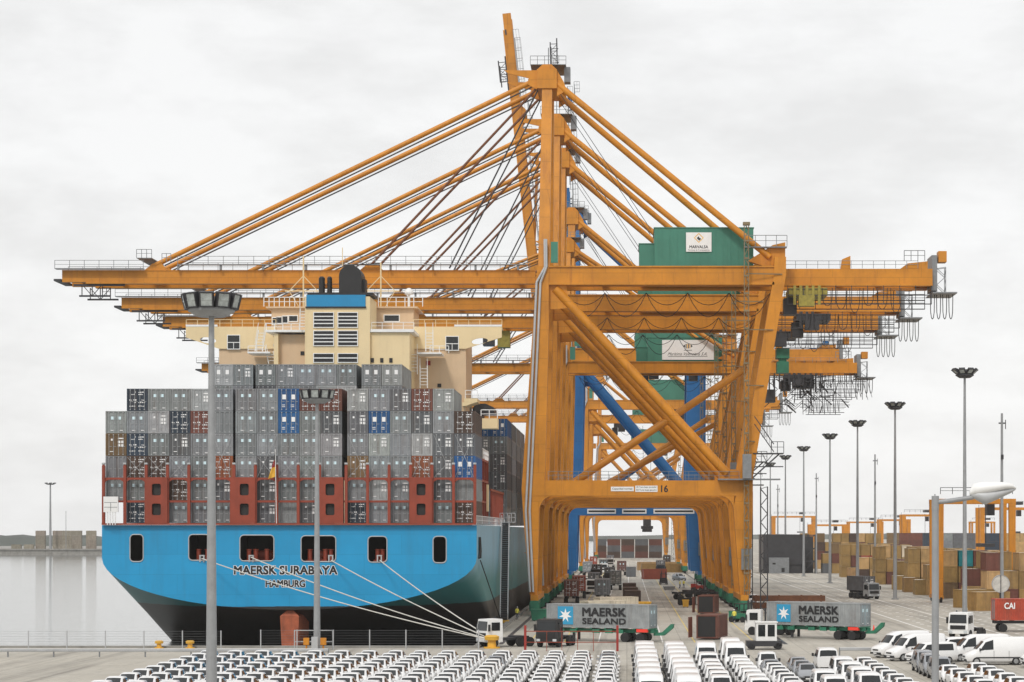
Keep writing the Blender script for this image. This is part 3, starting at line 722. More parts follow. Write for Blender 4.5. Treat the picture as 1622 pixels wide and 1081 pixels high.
for a, y0, b, y1 in ((402, 553, 408, 519), (424, 573, 420, 553), (676, 553, 676, 519), (651, 590, 651, 553), (667, 612, 667, 576), (479, 521, 480, 488)):
    ladder(hx(a, YC), hz(y0, YC), hx(b, YC), hz(y1, YC), YC + (4 if a != 479 else 1))
m = MB()
for a, b, c, d in ((471, 477, 554, 560),): m.mark(); m.box(hx(a, YC), hx(b, YC), hy(YC) + 2.9, hy(YC) + 2.99, hz(d, YC), hz(c, YC))
for a in (586.5, 601.5, 616): m.mark(); m.box(hx(a, YC), hx(a + 5, YC), hy(YC) + .5, hy(YC) + .59, hz(574, YC), hz(567, YC))
m.mark(); m.box(hx(693, YH), hx(699, YH), hy(YH) - .09, hy(YH) - .004, hz(614, YH), hz(608, YH)); m.pieces('porthole', M['black'], ship)
m = MB(); m.box(hx(675, YH), hx(682, YH), hy(YH) - .12, hy(YH) - .004, hz(579, YH), hz(572, YH)); m.build('fire_box', M['red'], ship)
m = MB()      # small quayside platforms below the bridge
m.box(hx(736, YH), hx(757, YH), hy(YH) - 1, hy(YH) + 4, hz(638, YH), hz(632, YH)); m.hexa([(hx(733, YH), hy(YH) - 1, hz(644, YH)), (hx(738, YH), hy(YH) - 1, hz(644, YH)), (hx(738, YH), hy(YH) + 4, hz(644, YH)), (hx(733, YH), hy(YH) + 4, hz(644, YH)), (hx(733, YH), hy(YH) - 1, hz(638, YH) - .01), (hx(755, YH), hy(YH) - 1, hz(638, YH) - .01), (hx(755, YH), hy(YH) + 4, hz(638, YH) - .01), (hx(733, YH), hy(YH) + 4, hz(638, YH) - .01)])
m.box(hx(740, 285), hx(788, 285), hy(285), hy(285) + 3, hz(679, 285), hz(663, 285))
m.build('side_platform', M['beige'], ship)
m = MB(); railing(m, (hx(738, YH), hy(YH) - 1, hz(632, YH)), (hx(757, YH), hy(YH) - 1, hz(632, YH)), 1.1, .6, .08); railing(m, (hx(762, 285), hy(285), hz(663, 285)), (hx(788, 285), hy(285), hz(663, 285)), 1.1, .8, .1); m.build('railing', M['white'], ship)
m = MB(); m.box(hx(742, YH), hx(757, YH), hy(YH) + 8, hy(YH) + 14, hz(660, YH), hz(640, YH)); m.prism([(hx(745, YH), hy(YH) + 7, hz(650, YH)), (hx(778, YH), hy(YH) + 7, hz(650, YH)), (hx(777, YH), hy(YH) + 7, hz(641, YH)), (hx(764, YH), hy(YH) + 7, hz(635, YH)), (hx(745, YH), hy(YH) + 7, hz(635, YH))], (0, 7, 0)); m.build('lifeboat', M['dark_steel'], ship)
m = MB(); c = (hx(645.5, YW), hy(YW) + 2, hz(458, YW)); m.tube((c[0], c[1], hz(487, YW)), (c[0], c[1], c[2] - .5), .18, n=8); m.tube((c[0], c[1], c[2] - .55), (c[0], c[1], c[2] - .45), .6, n=12)
rg = []
for k in range(7):
    a = math.pi / 2 * k / 6.01; rg.append([(c[0] + .62 * math.cos(a) * math.cos(2 * math.pi * i / 12), c[1] + .62 * math.cos(a) * math.sin(2 * math.pi * i / 12), c[2] - .4 + .75 * math.sin(a)) for i in range(13)])
m.loft(rg); m.build('radar_dome', M['white'], ship)
# masts and aerials round the funnel
for a, t, zb_ in ((479, 405, 488), (602, 415, 487), (541, 391, 420)):
    x = hx(a, YW); y = hy(YW) + 1; m = MB(); m.tube((x, y, hz(zb_, YW)), (x, y, hz(t, YW)), .12 if a != 541 else .06, n=6)
    if a != 541:
        for dx in (-2.0, 2.0):
            m.beam((x + dx, y, hz(460, YW)), (x, y, hz(436, YW)), .1); m.beam((x + dx, y, hz(460, YW)), (x + dx * .3, y, hz(486, YW)), .09)
        m.beam((x - 2.6, y, hz(460, YW)), (x + 2.6, y, hz(460, YW)), .16)
    m.build('signal_mast', M['beige'], ship)
m = MB(); m.beam((hx(541, YC), hy(YC) + 4, hz(415, YC)), (hx(596, YC), hy(YC) + 4, hz(412, YC)), .12); m.build('aerial', M['black'], ship)
# flag on the stern rail
fl = thing('flag', 'small flag drooping from a staff in front of the grey stern containers', 'flag', (px(438, YS - .9), YS - .9, 13.0))
m = MB(); m.tube((0, 0, 0), (-.15, 0, 8.6), .045, n=6); m.build('flagstaff', M['white'], fl)
for nm, z0, z1, mm in (('black_band', 7.4, 8.3, 'black'), ('red_band', 6.6, 7.4, 'red'), ('gold_band', 5.4, 6.6, 'yellow')):
    m = MB(); rg = []
    for k in range(5):
        z = z0 + (z1 - z0) * k / 4; t = (8.3 - z) / 2.9
        rg.append([(-.16 - (.05 + .75 * t ** 1.2) * u, .12 * math.sin(u * 6 + z * 2), z - u * .25) for u in (0, .2, .4, .6, .8, 1)])
    m.loft(rg); m.build(nm, M[mm], fl)
M['lattice'] = mat('weathered_lattice', (.20, .15, .08), .6, var=.25, scale=1)
# ------------------------------------------------------------------ ship-to-shore cranes (local: x=0 waterside rail, y=0 front frame)
CX = -13.5; GA = 30.5; YD = 17.0
def oriented(lo):
    return lo
def crane(Y, label, paint='orange', boom_up=False, hinge=0.4, trolley=40., cab_green=False, deep=False, sign=None, number=None, plates=False, near=True, low=1.0, hoist=False, brace=True, cross=True):
    P = M[paint]; t = thing('gantry_crane', label, 'crane', (CX, Y, 0), 0, 'ship to shore cranes along the quay')
    b = lambda mb, name, mt=None: mb.build(name, mt or P, t)
    for fy in (0, YD):
        m = MB()
        fat = 1.3 if paint == 'blue_crane' else 0
        m.prism([(x + (fat if (x > .55 and z < 60 and not (x == .6 and z > 50) and not (x == .5)) else 0), fy - .85, z) for x, z in ((-.45, 3), (.6, 3), (.95, 15.6), (1.75, 19.6), (2.3, 42), (2.3, 50.2), (.6, 50.2), (.5, 47), (-.1, 40), (-1.62, 18.2), (-1.35, 14))], (0, 1.7, 0))
        for z in (9, 24, 31, 38): m.box(-1.2 + max(0, (z - 19) * .045), 1.2 + max(0, (z - 19) * .02), fy - .87, fy - .852, z, z + .06)
        b(m, 'leg')
        m = MB()
        m.prism([(x - (fat if x < 29.9 else 0) , fy - .85, z) for x, z in ((29.4, 3), (31.2, 3), (31.55, 15), (31.6, 20), (31.6, 51.5), (28.6, 51.5), (28.2, 21), (28.8, 15.6))] if fat else [(x, fy - .85, z) for x, z in ((29.75, 3), (31.2, 3), (31.55, 15), (31.6, 20), (36.35, 49), (36.35, 51.5), (34.7, 51.5), (34.6, 49), (29.95, 21), (28.8, 15.6))], (0, 1.7, 0))
        b(m, 'leg')
        m = MB(); m.box(-1.5, 31.5, fy - .92, fy + .92, 17.2 - fat * 1.0, 19.4)
        for sx, xx in ((1, .9), (-1, 28.85)) if not fat else ():
            pts = [(xx, fy - .88, 17.19), (xx, fy - .88, 14.9)]
            for k in range(1, 8):
                a = math.pi / 2 * k / 8; pts.append((xx + sx * 2.0 * (1 - math.cos(a)), fy - .88, 14.9 + 2.29 * math.sin(a)))
            pts.append((xx + sx * 2.0, fy - .88, 17.19)); m.prism(pts, (0, 1.76, 0))
        b(m, 'portal_beam')
        if fy == 0:
            m = MB(); m.box(2.31, 34.65, fy - .7, fy + .7, 47.9, 50.0); m.box(2.31, 34.65, fy - .85, fy + .85, 47.5, 47.89); m.box(2.31, 34.65, fy - .9, fy + .9, 50.01, 50.2); b(m, 'upper_beam')
        if brace: m = MB(); m.tube((3.2, fy, 47.0), (27.9, fy, 20.4), .68 + fat * .25, n=14); m.box(26.8, 29.6, fy - .25, fy + .25, 19.41, 21); m.prism([(2.31, fy - .2, 47.5), (2.31, fy - .2, 44), (5.2, fy - .2, 44.2), (4.8, fy - .2, 47.5)], (0, .4, 0)); b(m, 'diagonal_brace')
        top = 4.5 if fy == 0 else YD - 4.5
        m = MB()
        m.hexa([(.75, fy - .75, 50.21), (2.35, fy - .75, 50.21), (2.35, fy + .75, 50.21), (.75, fy + .75, 50.21), (1.15, top - .6, 77), (2.6, top - .6, 77), (2.6, top + .6, 77), (1.15, top + .6, 77)])
        b(m, 'mast')
        m = MB(); m.tube((2.3, top, 78.2), (34.2, 1.5 if fy == 0 else YD - 1.5, 51.7), .47, n=12); b(m, 'backstay')
    if cross: m = MB(); m.tube((5.6, YD, 19.6), (31.2, YD, 36.6), .58, n=12); b(m, 'cross_brace')
    for x in (.3, 30.3):
        m = MB(); m.box(x - .8, x + .8, .93, YD - .93, 16, 19); b(m, 'side_beam')
        m = MB(); m.box(x - .55, x + .55, -2.6, YD + 2.6, 2.2, 3.0 - .002); b(m, 'equaliser_beam')
        for yy in (-1.8, 1.8, YD - 1.8, YD + 1.8):
            bo = MB(); bo.box(x - .62, x + .62, yy - 1.5, yy + 1.5, .75, 2.19); bo.box(x - .75, x + .75, yy - 1.1, yy - .9, .8, 1.9); bo.box(x - .5, x + .5, yy - 1.62, yy - 1.5, 1.0, 2.0)
            bo_o = b(bo, 'bogie', M['green'])
            w = MB()
            for e in (-.8, .8): w.tube((x - .3, yy + e, .38), (x + .3, yy + e, .38), .36, n=10)
            w.build('wheel', M['dark_steel'], bo_o)
    m = MB(); m.box(.4, 3.3, 3.6, YD - 3.6, 74.6, 77.4); m.prism([(.4, 4.2, 77.41), (3.3, 4.2, 77.41), (2.5, 4.2, 78.2), (1.2, 4.2, 78.2)], (0, YD - 8.4, 0))
    for yy in (4.0, YD - 4.4):
        m.prism([(3.31, yy, 77.3), (3.31, yy, 73.5), (4.7, yy, 74.4), (4.3, yy, 75.6)], (0, .4, 0)); m.prism([(.39, yy, 77.2), (.39, yy, 74.5), (-.9, yy, 75.2), (-.9, yy, 76)], (0, .4, 0))
        m.prism([(.39, yy + .06, 77.3), (.39, yy + .06, 75.9), (-3.7, yy + .06, 76.8), (-4.4, yy + .06, 77.3)], (0, .28, 0))
    m.v = [(x, y, z + 2) for x, y, z in m.v]; b(m, 'mast_head')
    m = MB(); m.box(-.6, 4.6, 4.6, YD - 4.6, 78.21, 78.3)
    for y0 in (4.6, YD - 4.6): railing(m, (-.6, y0, 78.3), (4.6, y0, 78.3), 1.2, 1.0, .08)
    m.box(4.3, 5.2, 6, 8, 76.0, 78.2); m.tube((2, 6, 78.3), (2, 6, 81), .07, n=5)
    m.v = [(x, y, z + 2) for x, y, z in m.v]; b(m, 'head_platform', M['steel'])
    # boom and the fixed girder behind it
    BL = 69.5 if not boom_up else (36 if fat else 72.2)
    def rot(mb):
        if boom_up:
            a = R(88.5 if fat else 83.9); c, s_ = math.cos(a), math.sin(a)
            mb.v = [(hinge + (x - hinge) * c + (z - 49.4) * s_ , y, 49.4 - (x - hinge) * s_ + (z - 49.4) * c) for x, y, z in mb.v]
    m = MB()
    for yy in (5.6, 11.4):
        m.box(-BL + hinge, hinge - .3, yy - .45, yy + .45, 48.55, 50.2); m.box(-BL + hinge + 3.5, hinge - .3, yy - .6, yy + .6, 48.3, 48.549)
        m.box(-BL + hinge, hinge - .3, yy - .55, yy + .55, 50.201, 50.3)
    for k in range(12): m.box(-BL + 2 + k * 5.9, -BL + 2.5 + k * 5.9, 6.05, 10.95, 49, 50.0)
    for xx in (-55.5, -24.0):
        for yy in (5.6, 11.4): m.prism([(xx - 1.6, yy - .3, 50.301), (xx + 1.8, yy - .3, 50.301), (xx + .9, yy - .3, 51.3), (xx - .4, yy - .3, 51.3)], (0, .6, 0))
    rot(m); b(m, 'boom')
    m = MB()
    for yy, zz in ((4.6, 50.35), (12.4, 50.35)):
        m.box(-BL - .4, -57, yy - .5, yy + .5, zz, zz + .12); railing(m, (-BL - .4, yy - .5, zz), (-57, yy - .5, zz), 1.25, 2.0, .07)
        m.box(-52, -1, yy - .4, yy + .4, zz + .6, zz + .72); railing(m, (-52, yy - .4, zz + .6), (-1, yy - .4, zz + .6), 1.25, 2.2, .07)
        for k in range(9): m.beam((-52 + k * 6.2, yy, zz - .1), (-52 + k * 6.2, yy, zz + .62), .3, .4)
    m.box(-58, -55.8, 4.2, 12.8, 51.9, 52.0); railing(m, (-58, 4.2, 52), (-55.8, 4.2, 52), 1.2, .6, .08); railing(m, (-54.3, 4.2, 51.4), (-53, 4.2, 51.4), 1.2, .5, .08)
    rot(m); b(m, 'boom_walkway', M['steel'])
    m = MB(); x0, x1 = -66.4, -63.4
    for x in (x0, (x0 + x1) / 2, x1):
        for yy in (6, 11): m.beam((x, yy, 48.3), (x, yy, 46.6), .12)
    for yy in (6, 11):
        m.beam((x0, yy, 48.3), ((x0 + x1) / 2, yy, 46.6), .1); m.beam((x1, yy, 48.3), ((x0 + x1) / 2, yy, 46.6), .1); m.beam((x0 - .4, yy, 46.6), (x1 + 1.2, yy, 46.6), .25)
    railing(m, (x1, 6, 46.6), (x1 + 1.2, 6, 46.6), 1.2, .6, .08); m.box(-BL - .8, -BL + .3, 5, 12, 48.7, 49.0)
    m.box(-67.5, -60, 5.4, 5.6, 48.0, 48.29)
    rot(m); b(m, 'tip_platform', M['dark_steel'])
    m = MB()
    for yy in (5.6, 11.4):
        m.box(hinge, 58.2, yy - .45, yy + .45, 48.3, 50.5); m.box(hinge, 58.2, yy - .6, yy + .6, 48.0, 48.299)
    for k in range(10): m.box(4 + k * 5.8, 4.5 + k * 5.8, 6.05, 10.95, 48.6, 50.3)
    m.box(57, 58.2, 6.05, 10.95, 48.4, 50.5); m.prism([(44.8, 5.2, 50.51), (46.2, 5.2, 50.51), (46.2, 5.2, 52.4), (45.0, 5.2, 51.9)], (0, 1, 0)); m.prism([(53.5, 5.2, 50.51), (57.5, 5.2, 50.51), (57.5, 5.2, 51.6), (54.6, 5.2, 51.3)], (0, 1, 0)); m.box(59.2, 60.4, 6, 8, 51.6, 53.2)
    m.prism([(34, 1.5, 50.21), (36.4, 1.5, 51.51), (36.4, 1.5, 53.9), (34.6, 1.5, 53.5), (31, 1.5, 51.2)], (0, 1, 0)); m.prism([(34, YD - 2.5, 50.21), (36.4, YD - 2.5, 51.51), (36.4, YD - 2.5, 53.9), (34.6, YD - 2.5, 53.5), (31, YD - 2.5, 51.2)], (0, 1, 0))
    b(m, 'girder')
    m = MB(); railing(m, (36.5, 4.7, 50.5), (56, 4.7, 50.5), 1.1, 1.6, .07); railing(m, (30.5, .8, 53.2), (36.6, .8, 53.2), 1.6, 1.4, .09); m.box(30.5, 36.6, .8, 2, 53.05, 53.2)
    railing(m, (54, 4.7, 51.6), (57, 4.7, 51.6), 1.5, .8, .1); m.box(58.21, 59, 6, 11, 47.4, 52.6)
    lattice(m, 59.8, 8, 47.2, 51, 1.3, 1.2, .09)
    m.box(58.2, 61.8, 5, 12, 46.9, 47.1)
    b(m, 'girder_walkway', M['steel'])
    m = MB()
    bz = 45.3 if not deep else 38.6
    x0, x1 = (37, 58) if not deep else (44, 60)
    lv = [47.9, 46.6, bz] if not deep else [47.9, 46, 44, 42.2, 40.4, bz]
    for k, z in enumerate(lv[1:]):
        o = 0 if not deep else k * 1.2
        for yy in (4.8, 12.2):
            m.beam((x0 + o, yy, z), (x1 - o * .9, yy, z), .14); m.beam((x0 + o, yy, z + .9), (x1 - o * .9, yy, z + .9), .07)
    n = 9 if not deep else 15
    for k in range(n + 1):
        x = x0 + (x1 - x0) * k / n; inset = 0 if not deep else min(k, n - k)
        for yy in (4.8, 12.2):
            zb_ = bz if not deep else (bz if 3 < k < 11 else 42.2 if 1 < k else 44)
            m.beam((x, yy, 48), (x, yy, zb_), .1)
            if deep and k % 2: m.beam((x, yy, 47), (x + (x1 - x0) / n, yy, zb_), .08)
    if deep:
        rq = random.Random(8)
        for q in range(11): m.box(x0 - 3 + q * 1.0, x0 - 2.7 + q * 1.0, 5, 5.3, 46.5 - rq.uniform(2, 4.5), 47.9)
        for q in range(70):
            a = x0 + rq.triangular(-4, 13, 3); z = rq.uniform(40.2, 47.5); d = rq.choice(((2.2, 0), (0, -2.0), (1.6, -1.8), (-1.5, -1.6)))
            m.beam((a, rq.uniform(5, 12), z), (a + d[0], rq.uniform(5, 12), max(39, z + d[1])), rq.uniform(.08, .22))
        m.box(x0 - 4.2, x0 - 1.6, 6, 9.5, 41.2, 44.2); m.box(x0 + 2, x0 + 6, 6, 10, 44.6, 46.6)
    b(m, 'service_platform', M['dark_steel'])
    m = MB(); m.mark()      # festoon cables
    for k in range(6 if not deep else 4):
        x = (42 if not deep else 46) + k * 2.0; d = 2.6 + (k % 3) * .5
        pts = [(x + .75 * (1 - math.cos(math.pi * q / 8)), 4.4, 47.6 - d * math.sin(math.pi * q / 8) ** .5) for q in range(9)]
        m.path(pts, .05, 4)
    m.mark()
    for k in range(5):
        x = 4 + k * 6.2
        for d in (1.8, 3.6): m.path([(x + 6.2 * q / 8, 13.0, 47.8 - d * (1 - (q / 4 - 1) ** 2)) for q in range(9)], .05, 4)
    m.mark()
    for k in range(4): m.path([(58 + k * .9 + .3 * (1 - math.cos(math.pi * q / 6)), 6, 46.8 - 3.6 * math.sin(math.pi * q / 6) ** .5) for q in range(7)], .06, 4)
    m.pieces('festoon_cable', M['black'], t)
    for yy, top in ((5.6, 4.5), (11.4, YD - 4.5)):
        if boom_up:
            m = MB(); m.path([(-.6, top, 77.5), (hinge - 2.3, yy, 65), (hinge - 1.2, yy, 74 if fat else 92)], .2, 6); b(m, 'forestay')
            m = MB(); m.tube((.6, top, 77), (hinge - .6, yy, 66), .12, n=6); b(m, 'inner_stay', M['dark_steel'])
        else:
            m = MB(); m.tube((-.6, top, 77.6), (-55.5, yy, 51.1), .36, n=10); b(m, 'forestay')
            m = MB(); m.tube((-.4, top, 76.9), (-54.2, yy, 51.0), .11, n=6); b(m, 'stay_rope', M['dark_steel'])
            m = MB(); m.tube((.3, top, 76.7), (-24, yy, 51.1), .19, n=8); b(m, 'inner_stay', M['rail_rust'])
            m = MB(); m.tube((.5, top, 76.5), (-12.5, yy, 50.6), .12, n=6); b(m, 'hoist_rope', M['dark_steel'])
        m = MB(); m.tube((3.4, top, 76.5), (17, yy, 56.3), .045, n=4); b(m, 'luffing_rope', M['dark_steel'])
    # machinery house
    m = MB(); m.box(17.5, 31.9, 3.4, YD - 2.4, 50.21, 56.2); m.box(15.3, 17.49, 4.2, YD - 4, 50.21, 54.0)
    m.box(17.4, 32.0, 3.3, YD - 2.3, 56.201, 56.32); m.box(15.2, 17.48, 4.1, YD - 3.9, 54.001, 54.1); m.box(15.2, 32, 3.3, YD - 2.3, 49.6, 50.2)
    for k in range(1, 13): m.box(17.5 + k * 1.11, 17.55 + k * 1.11, 3.36, 3.399, 50.3, 56.1)
    for k in range(3): m.box(18.2 + k * 4.6, 18.8 + k * 4.6, 6, 7, 56.33, 56.7)
    ho = b(m, 'machinery_house', M['green_house'])
    if sign:
        s = MB()
        if sign == 'diamond':
            x0, x1, z0, z1 = 22.1, 25.8, 52.75, 55.55; y = 3.3
            s.box(x0, x1, y - .08, y, z0, z1); cx = (x0 + x1) / 2
            for dz, rr, mi in ((0, .72, 1), (0, .56, 0)):
                s.add([(cx - rr, y - .085 - (mi == 0) * .005, 54.75), (cx, y - .085 - (mi == 0) * .005, 54.75 - rr), (cx + rr, y - .085 - (mi == 0) * .005, 54.75), (cx, y - .085 - (mi == 0) * .005, 54.75 + rr)], [(0, 1, 2, 3)], mi=mi + 1 if mi else 0)
            s.add([(cx - .3, y - .1, 54.72), (cx + .05, y - .1, 54.35), (cx + .36, y - .1, 54.62), (cx + .05, y - .1, 54.8), (cx - .02, y - .1, 55.0)], [(0, 1, 2, 3, 4)], mi=1)
            text_into(s, 'MARVALSA', 2.7, .42, cx, y - .09, 53.45, .03, 1); text_into(s, 'Terminal de Contenedores', 3.2, .24, cx, y - .09, 53.0, 0, 1)
        else:
            x0, x1, z0, z1 = 20.3, 30.3, 51.0, 55.7; y = 3.3
            s.box(x0, x1, y - .08, y, z0, z1); cx = (x0 + x1) / 2
            for k, (w_, dx) in enumerate(((.16, -.36), (.16, -.12), (.16, .12), (.16, .36))): s.box(cx + dx - w_ / 2, cx + dx + w_ / 2, y - .1, y - .081, 53.7, 54.75, 1 if k % 2 == 0 else 2)
            for e in (-1, 1): s.add([(cx + e * .55, y - .09, 54.6), (cx + e * .95, y - .09, 54.25), (cx + e * .55, y - .09, 53.9)], [(0, 1, 2)], mi=1)
            s.box(cx - .8, cx + .8, y - .1, y - .081, 53.2, 53.32, 1)
            text_into(s, 'Maritima Valenciana S.A.', 7.6, .75, cx, y - .09, 52.4, 0, 1, .35); s.box(cx - 3.8, cx + 3.8, y - .1, y - .081, 51.75, 51.85, 1)
        s.build('sign', [M['white'], M['text_black'], M['yellow']], ho)
    # leg trunking, walkway, lift mast, stairs
    m = MB()
    for e in (0, .55): m.path([(1.7 + e * .4, -1.1, 54), (1.75 + e * .4, -1.1, 50), (.55 + e, -1.1, 47.8), (.2 + e, -1.1, 40), (-.75 + e, -1.1, 20), (-1.0 + e, -1.1, 15), (-.4 + e * .8, -1.1, 3.4)], .17, 8)
    b(m, 'cable_pipe', M['pale_steel'])
    m = MB(); m.box(2.6, 3.6, -1.3, -.95, 50.6, 53.6); b(m, 'switch_box', M['green_house'])
    m = MB(); railing(m, (2.2, -.8, 19.4), (29.6, -.8, 19.4), 1.3, 1.4, .06); railing(m, (2.2, YD + .8, 19.4), (29.6, YD + .8, 19.4), 1.3, 1.4, .06); m.box(26.5, 35.4, -2.6, -.95, 19.42, 19.62)
    b(m, 'portal_walkway', M['steel'])
    m = MB(); lattice(m, 30.6, -1.9, .2, 56.2, .62, 1.25, .1)
    for k in range(22): m.box(30.2, 31.0, -2.35, -2.25, 2.5 * k + 1, 2.5 * k + 1.25)
    for z in (10, 25, 33, 41, 49): m.beam((30.6, -1.6, z), (31 + max(0, (z - 20) * .165), -.9, z), .14)
    m.box(30.1, 31.1, -2.4, -1.4, 55.9, 56.3)
    b(m, 'lift_mast', M['lattice'])
    m = MB(); m.box(30.0, 31.25, -3.3, -2.42, 19.63, 23.1); m.box(29.9, 31.4, -1.6, -.96, 6.6, 9.6); b(m, 'lift_cabin', M['steel'])
    m = MB(); lattice(m, 33.2, -.6, .2, 18.5, 1.0, 1.2, .1)
    m.beam((31.6, 0, 19.8), (35.4, 0, 23.2), .2); m.box(31.6, 36.0, -1, 1.4, 23.2, 23.35); railing(m, (34.2, -1, 23.35), (36, -1, 23.35), 1.6, .6, .09); m.beam((31.6, 0, 21.4), (36, 0, 21.4), .15)
    for e in (0, 1.1): m.beam((31.8, -.8, 27.5 + e), (34.6, -.8, 23.5 + e), .13)
    for q in range(8): m.beam((31.9 + q * .34, -.8, 27.4 - q * .49), (31.9 + q * .34, -.8, 28.5 - q * .49), .05)
    m.beam((33, 0, 21.4), (34.5, 0, 23.2), .1); m.beam((34, 0, 21.4), (33, 0, 23.2), .1)
    b(m, 'stair_tower', M['dark_steel'])
    # trolley with driver's cab, ropes and spreader
    tx = trolley; m = MB(); m.box(tx - 2.8, tx + 2.8, 4.9, 12.1, 46.6, 47.7); m.box(tx - 1.4, tx + .9, 4.6, 6.2, 45.0, 46.59)
    for q in range(5 if number else 3): m.box(tx - 2.2 + q * .9, tx - 1.8 + q * .9, 4.7, 4.88, 45.2, 48.0)
    b(m, 'trolley', M['olive'] if number else M['dark_steel'])
    m = MB(); 
    if cab_green: m.box(tx - .8, tx + 1.5, 6, 9.5, 43.0, 44.7); m.box(tx - .7, tx + 1.4, 6, 9.5, 40.4, 42.4); m.box(tx - .3, tx + 1, 6.4, 9, 42.41, 42.99)
    else: m.box(tx - 3.4, tx - 1.5, 7, 9.6, 44.0, 46.4)
    for e in (-1, 1): m.beam((tx + e * .3 - 2.4 * (not cab_green), 8, 46.6), (tx + e * .3 - 2.4 * (not cab_green), 8, 44), .12)
    b(m, 'driver_cab', M['green'] if cab_green else M['dark_steel'])
    if hoist:
        m = MB(); m.box(-9.6, -7.4, 6.2, 9, 45.0, 47.9); m.box(-12.2, -10.2, 6.2, 9, 45.3, 47.9, 1); b(m, 'hoist_block', [M['olive'], M['dark_steel']])
    if plates:
        m = MB(); y = -.95
        m.box(11.2, 14.5, y - .03, y, 17.85, 18.5); m.box(14.7, 17.9, y - .03, y, 17.75, 18.65)
        text_into(m, 'Capacidad normal:', 2.9, .32, 12.85, y - .04, 18.17, .01, 1); text_into(m, '40 Tons bajo spreader', 2.9, .26, 16.3, y - .04, 18.42, .01, 1); text_into(m, '50 Tons bajo gancho', 2.9, .26, 16.3, y - .04, 18.0, .01, 1)
        b(m, 'notice_plate', [M['white'], M['text_black']])
    if number:
        m = MB(); text_into(m, number, .95, .95, 18.9, -.94, 18.2, .03 if number == '16' else .02); b(m, 'number_mark', M['text_black'])
    if paint == 'blue_crane':
        m = MB()
        for a, c in ((4.4, 11.0), (12.4, 18.0), (19.6, 30)): m.box(a, c if c < 29 else 29, -.98, -.93, 16.2, 17.3); m.box(a + .3, (c if c < 29 else 29) - .3, -1.0, -.985, 16.55, 16.95, 1)
        b(m, 'notice_plate', [M['white'], M['text_black']])
    if low != 1.0:
        for c in t.children_recursive:
            if c.data and c.data.users == 1:
                for v in c.data.vertices:
                    if v.co.z > 20: v.co.z = 20 + (v.co.z - 20) * low
    return t
crane(318, 'frontmost orange quay crane, number 16 on its portal beam, diamond board on its green house', trolley=40, sign='diamond', number='16', plates=True)
crane(356, 'orange quay crane standing close behind crane 16, boom lowered over the ship', trolley=44, cross=False)
crane(388, 'orange quay crane with lowered boom and the hanging green driver cabs, third along the quay', trolley=41, cab_green=True, hoist=True, cross=False, brace=False)
crane(424, 'lower orange quay crane with deep grey lattice under its rear girder and a crest board', deep=True, trolley=47, sign='crest', low=.816, brace=False)
crane(460, 'orange quay crane with its boom raised steeply to the sky', boom_up=True, hinge=-4.2, trolley=30, brace=False)
crane(508, 'the only blue quay crane, boom raised, between the orange ones', paint='blue_crane', boom_up=True, hinge=.2, trolley=20, low=1.1)
crane(640, 'orange quay crane directly beyond the blue crane', trolley=30, near=False)
crane(722, 'second orange quay crane beyond the blue crane, spreader hanging in its portal', trolley=12, near=False, sign='crest')
crane(950, 'farthest orange quay crane at the end of the quay', trolley=30, near=False)
sp = thing('spreader', 'dark container spreader hanging on ropes inside the far portal', 'spreader', (px(1025, 728), 730, 12.0))
m = MB(); m.box(-1.6, 1.6, -3, 3, 0, 1.0); m.box(-2, 2, -1.4, 1.4, 1.01, 2.0); m.build('frame', M['dark_steel'], sp)
m = MB(); m.box(-1.3, 1.3, -1.2, 1.2, 2.01, 4.2); m.build('head_block', M['dark_steel'], sp)
m = MB()
for a in (-1, 1):
    for c in (-1, 1): m.tube((a, c, 4.2), (a * 1.4, c, 35), .05, n=4)
m.build('hoist_rope', M['black'], sp)
# ------------------------------------------------------------------ vehicles: one lofted shell, glass laid 12 mm proud of it
def sect(w, zs, zb, zt, wr):      # half section: sill, flank, belt, shoulder, roof
    return [(w * .90, zs), (w, zs + .14), (w, (zs + zb) / 2 + .08), (w * .975, zb), (wr, zt - .07), (wr * .86, zt), (0, zt + .02)]
def shell_mesh(st, name, m_):
    mb = MB(); rings = []
    for y, w, zs, zb, zt, wr in st:
        h = sect(w, zs, zb, zt, wr); rings.append([(-x, y, z) for x, z in h] + [(x, y, z) for x, z in reversed(h[:-1])])
    mb.loft(rings, smooth=True); n = len(rings[0])
    mb.add(rings[0] + rings[-1], [tuple(range(n)), tuple(range(2 * n - 1, n - 1, -1))])
    fl = [(st[0][0] + .1, .3), (st[-1][0] - .1, .3)]
    mb.box(-st[0][1] * .8, st[0][1] * .8, st[0][0] + .1, st[-1][0] - .1, .18, .30)
    return mb.mesh(name, m_)
def patch(st, i, j, a, b, ta, tb, off, side):   # glass between section points a..b (fractions ta..tb), stations i..j
    mb = MB()
    def P(k, q):
        y, w, zs, zb, zt, wr = st[k]; h = sect(w, zs, zb, zt, wr)
        p0, p1 = h[a], h[b]; return Vector((side * (p0[0] + (p1[0] - p0[0]) * q), y, p0[1] + (p1[1] - p0[1]) * q))
    k0, k1 = i, j; pts = [P(k0, ta), P(k1, ta), P(k1, tb), P(k0, tb)]
    nrm = (pts[1] - pts[0]).cross(pts[3] - pts[0]).normalized()
    if nrm.x * side < 0: nrm = -nrm
    o = [p + nrm * off for p in pts]; mb.hexa([pts[0], pts[1], pts[2], pts[3], o[0], o[1], o[2], o[3]]); return mb
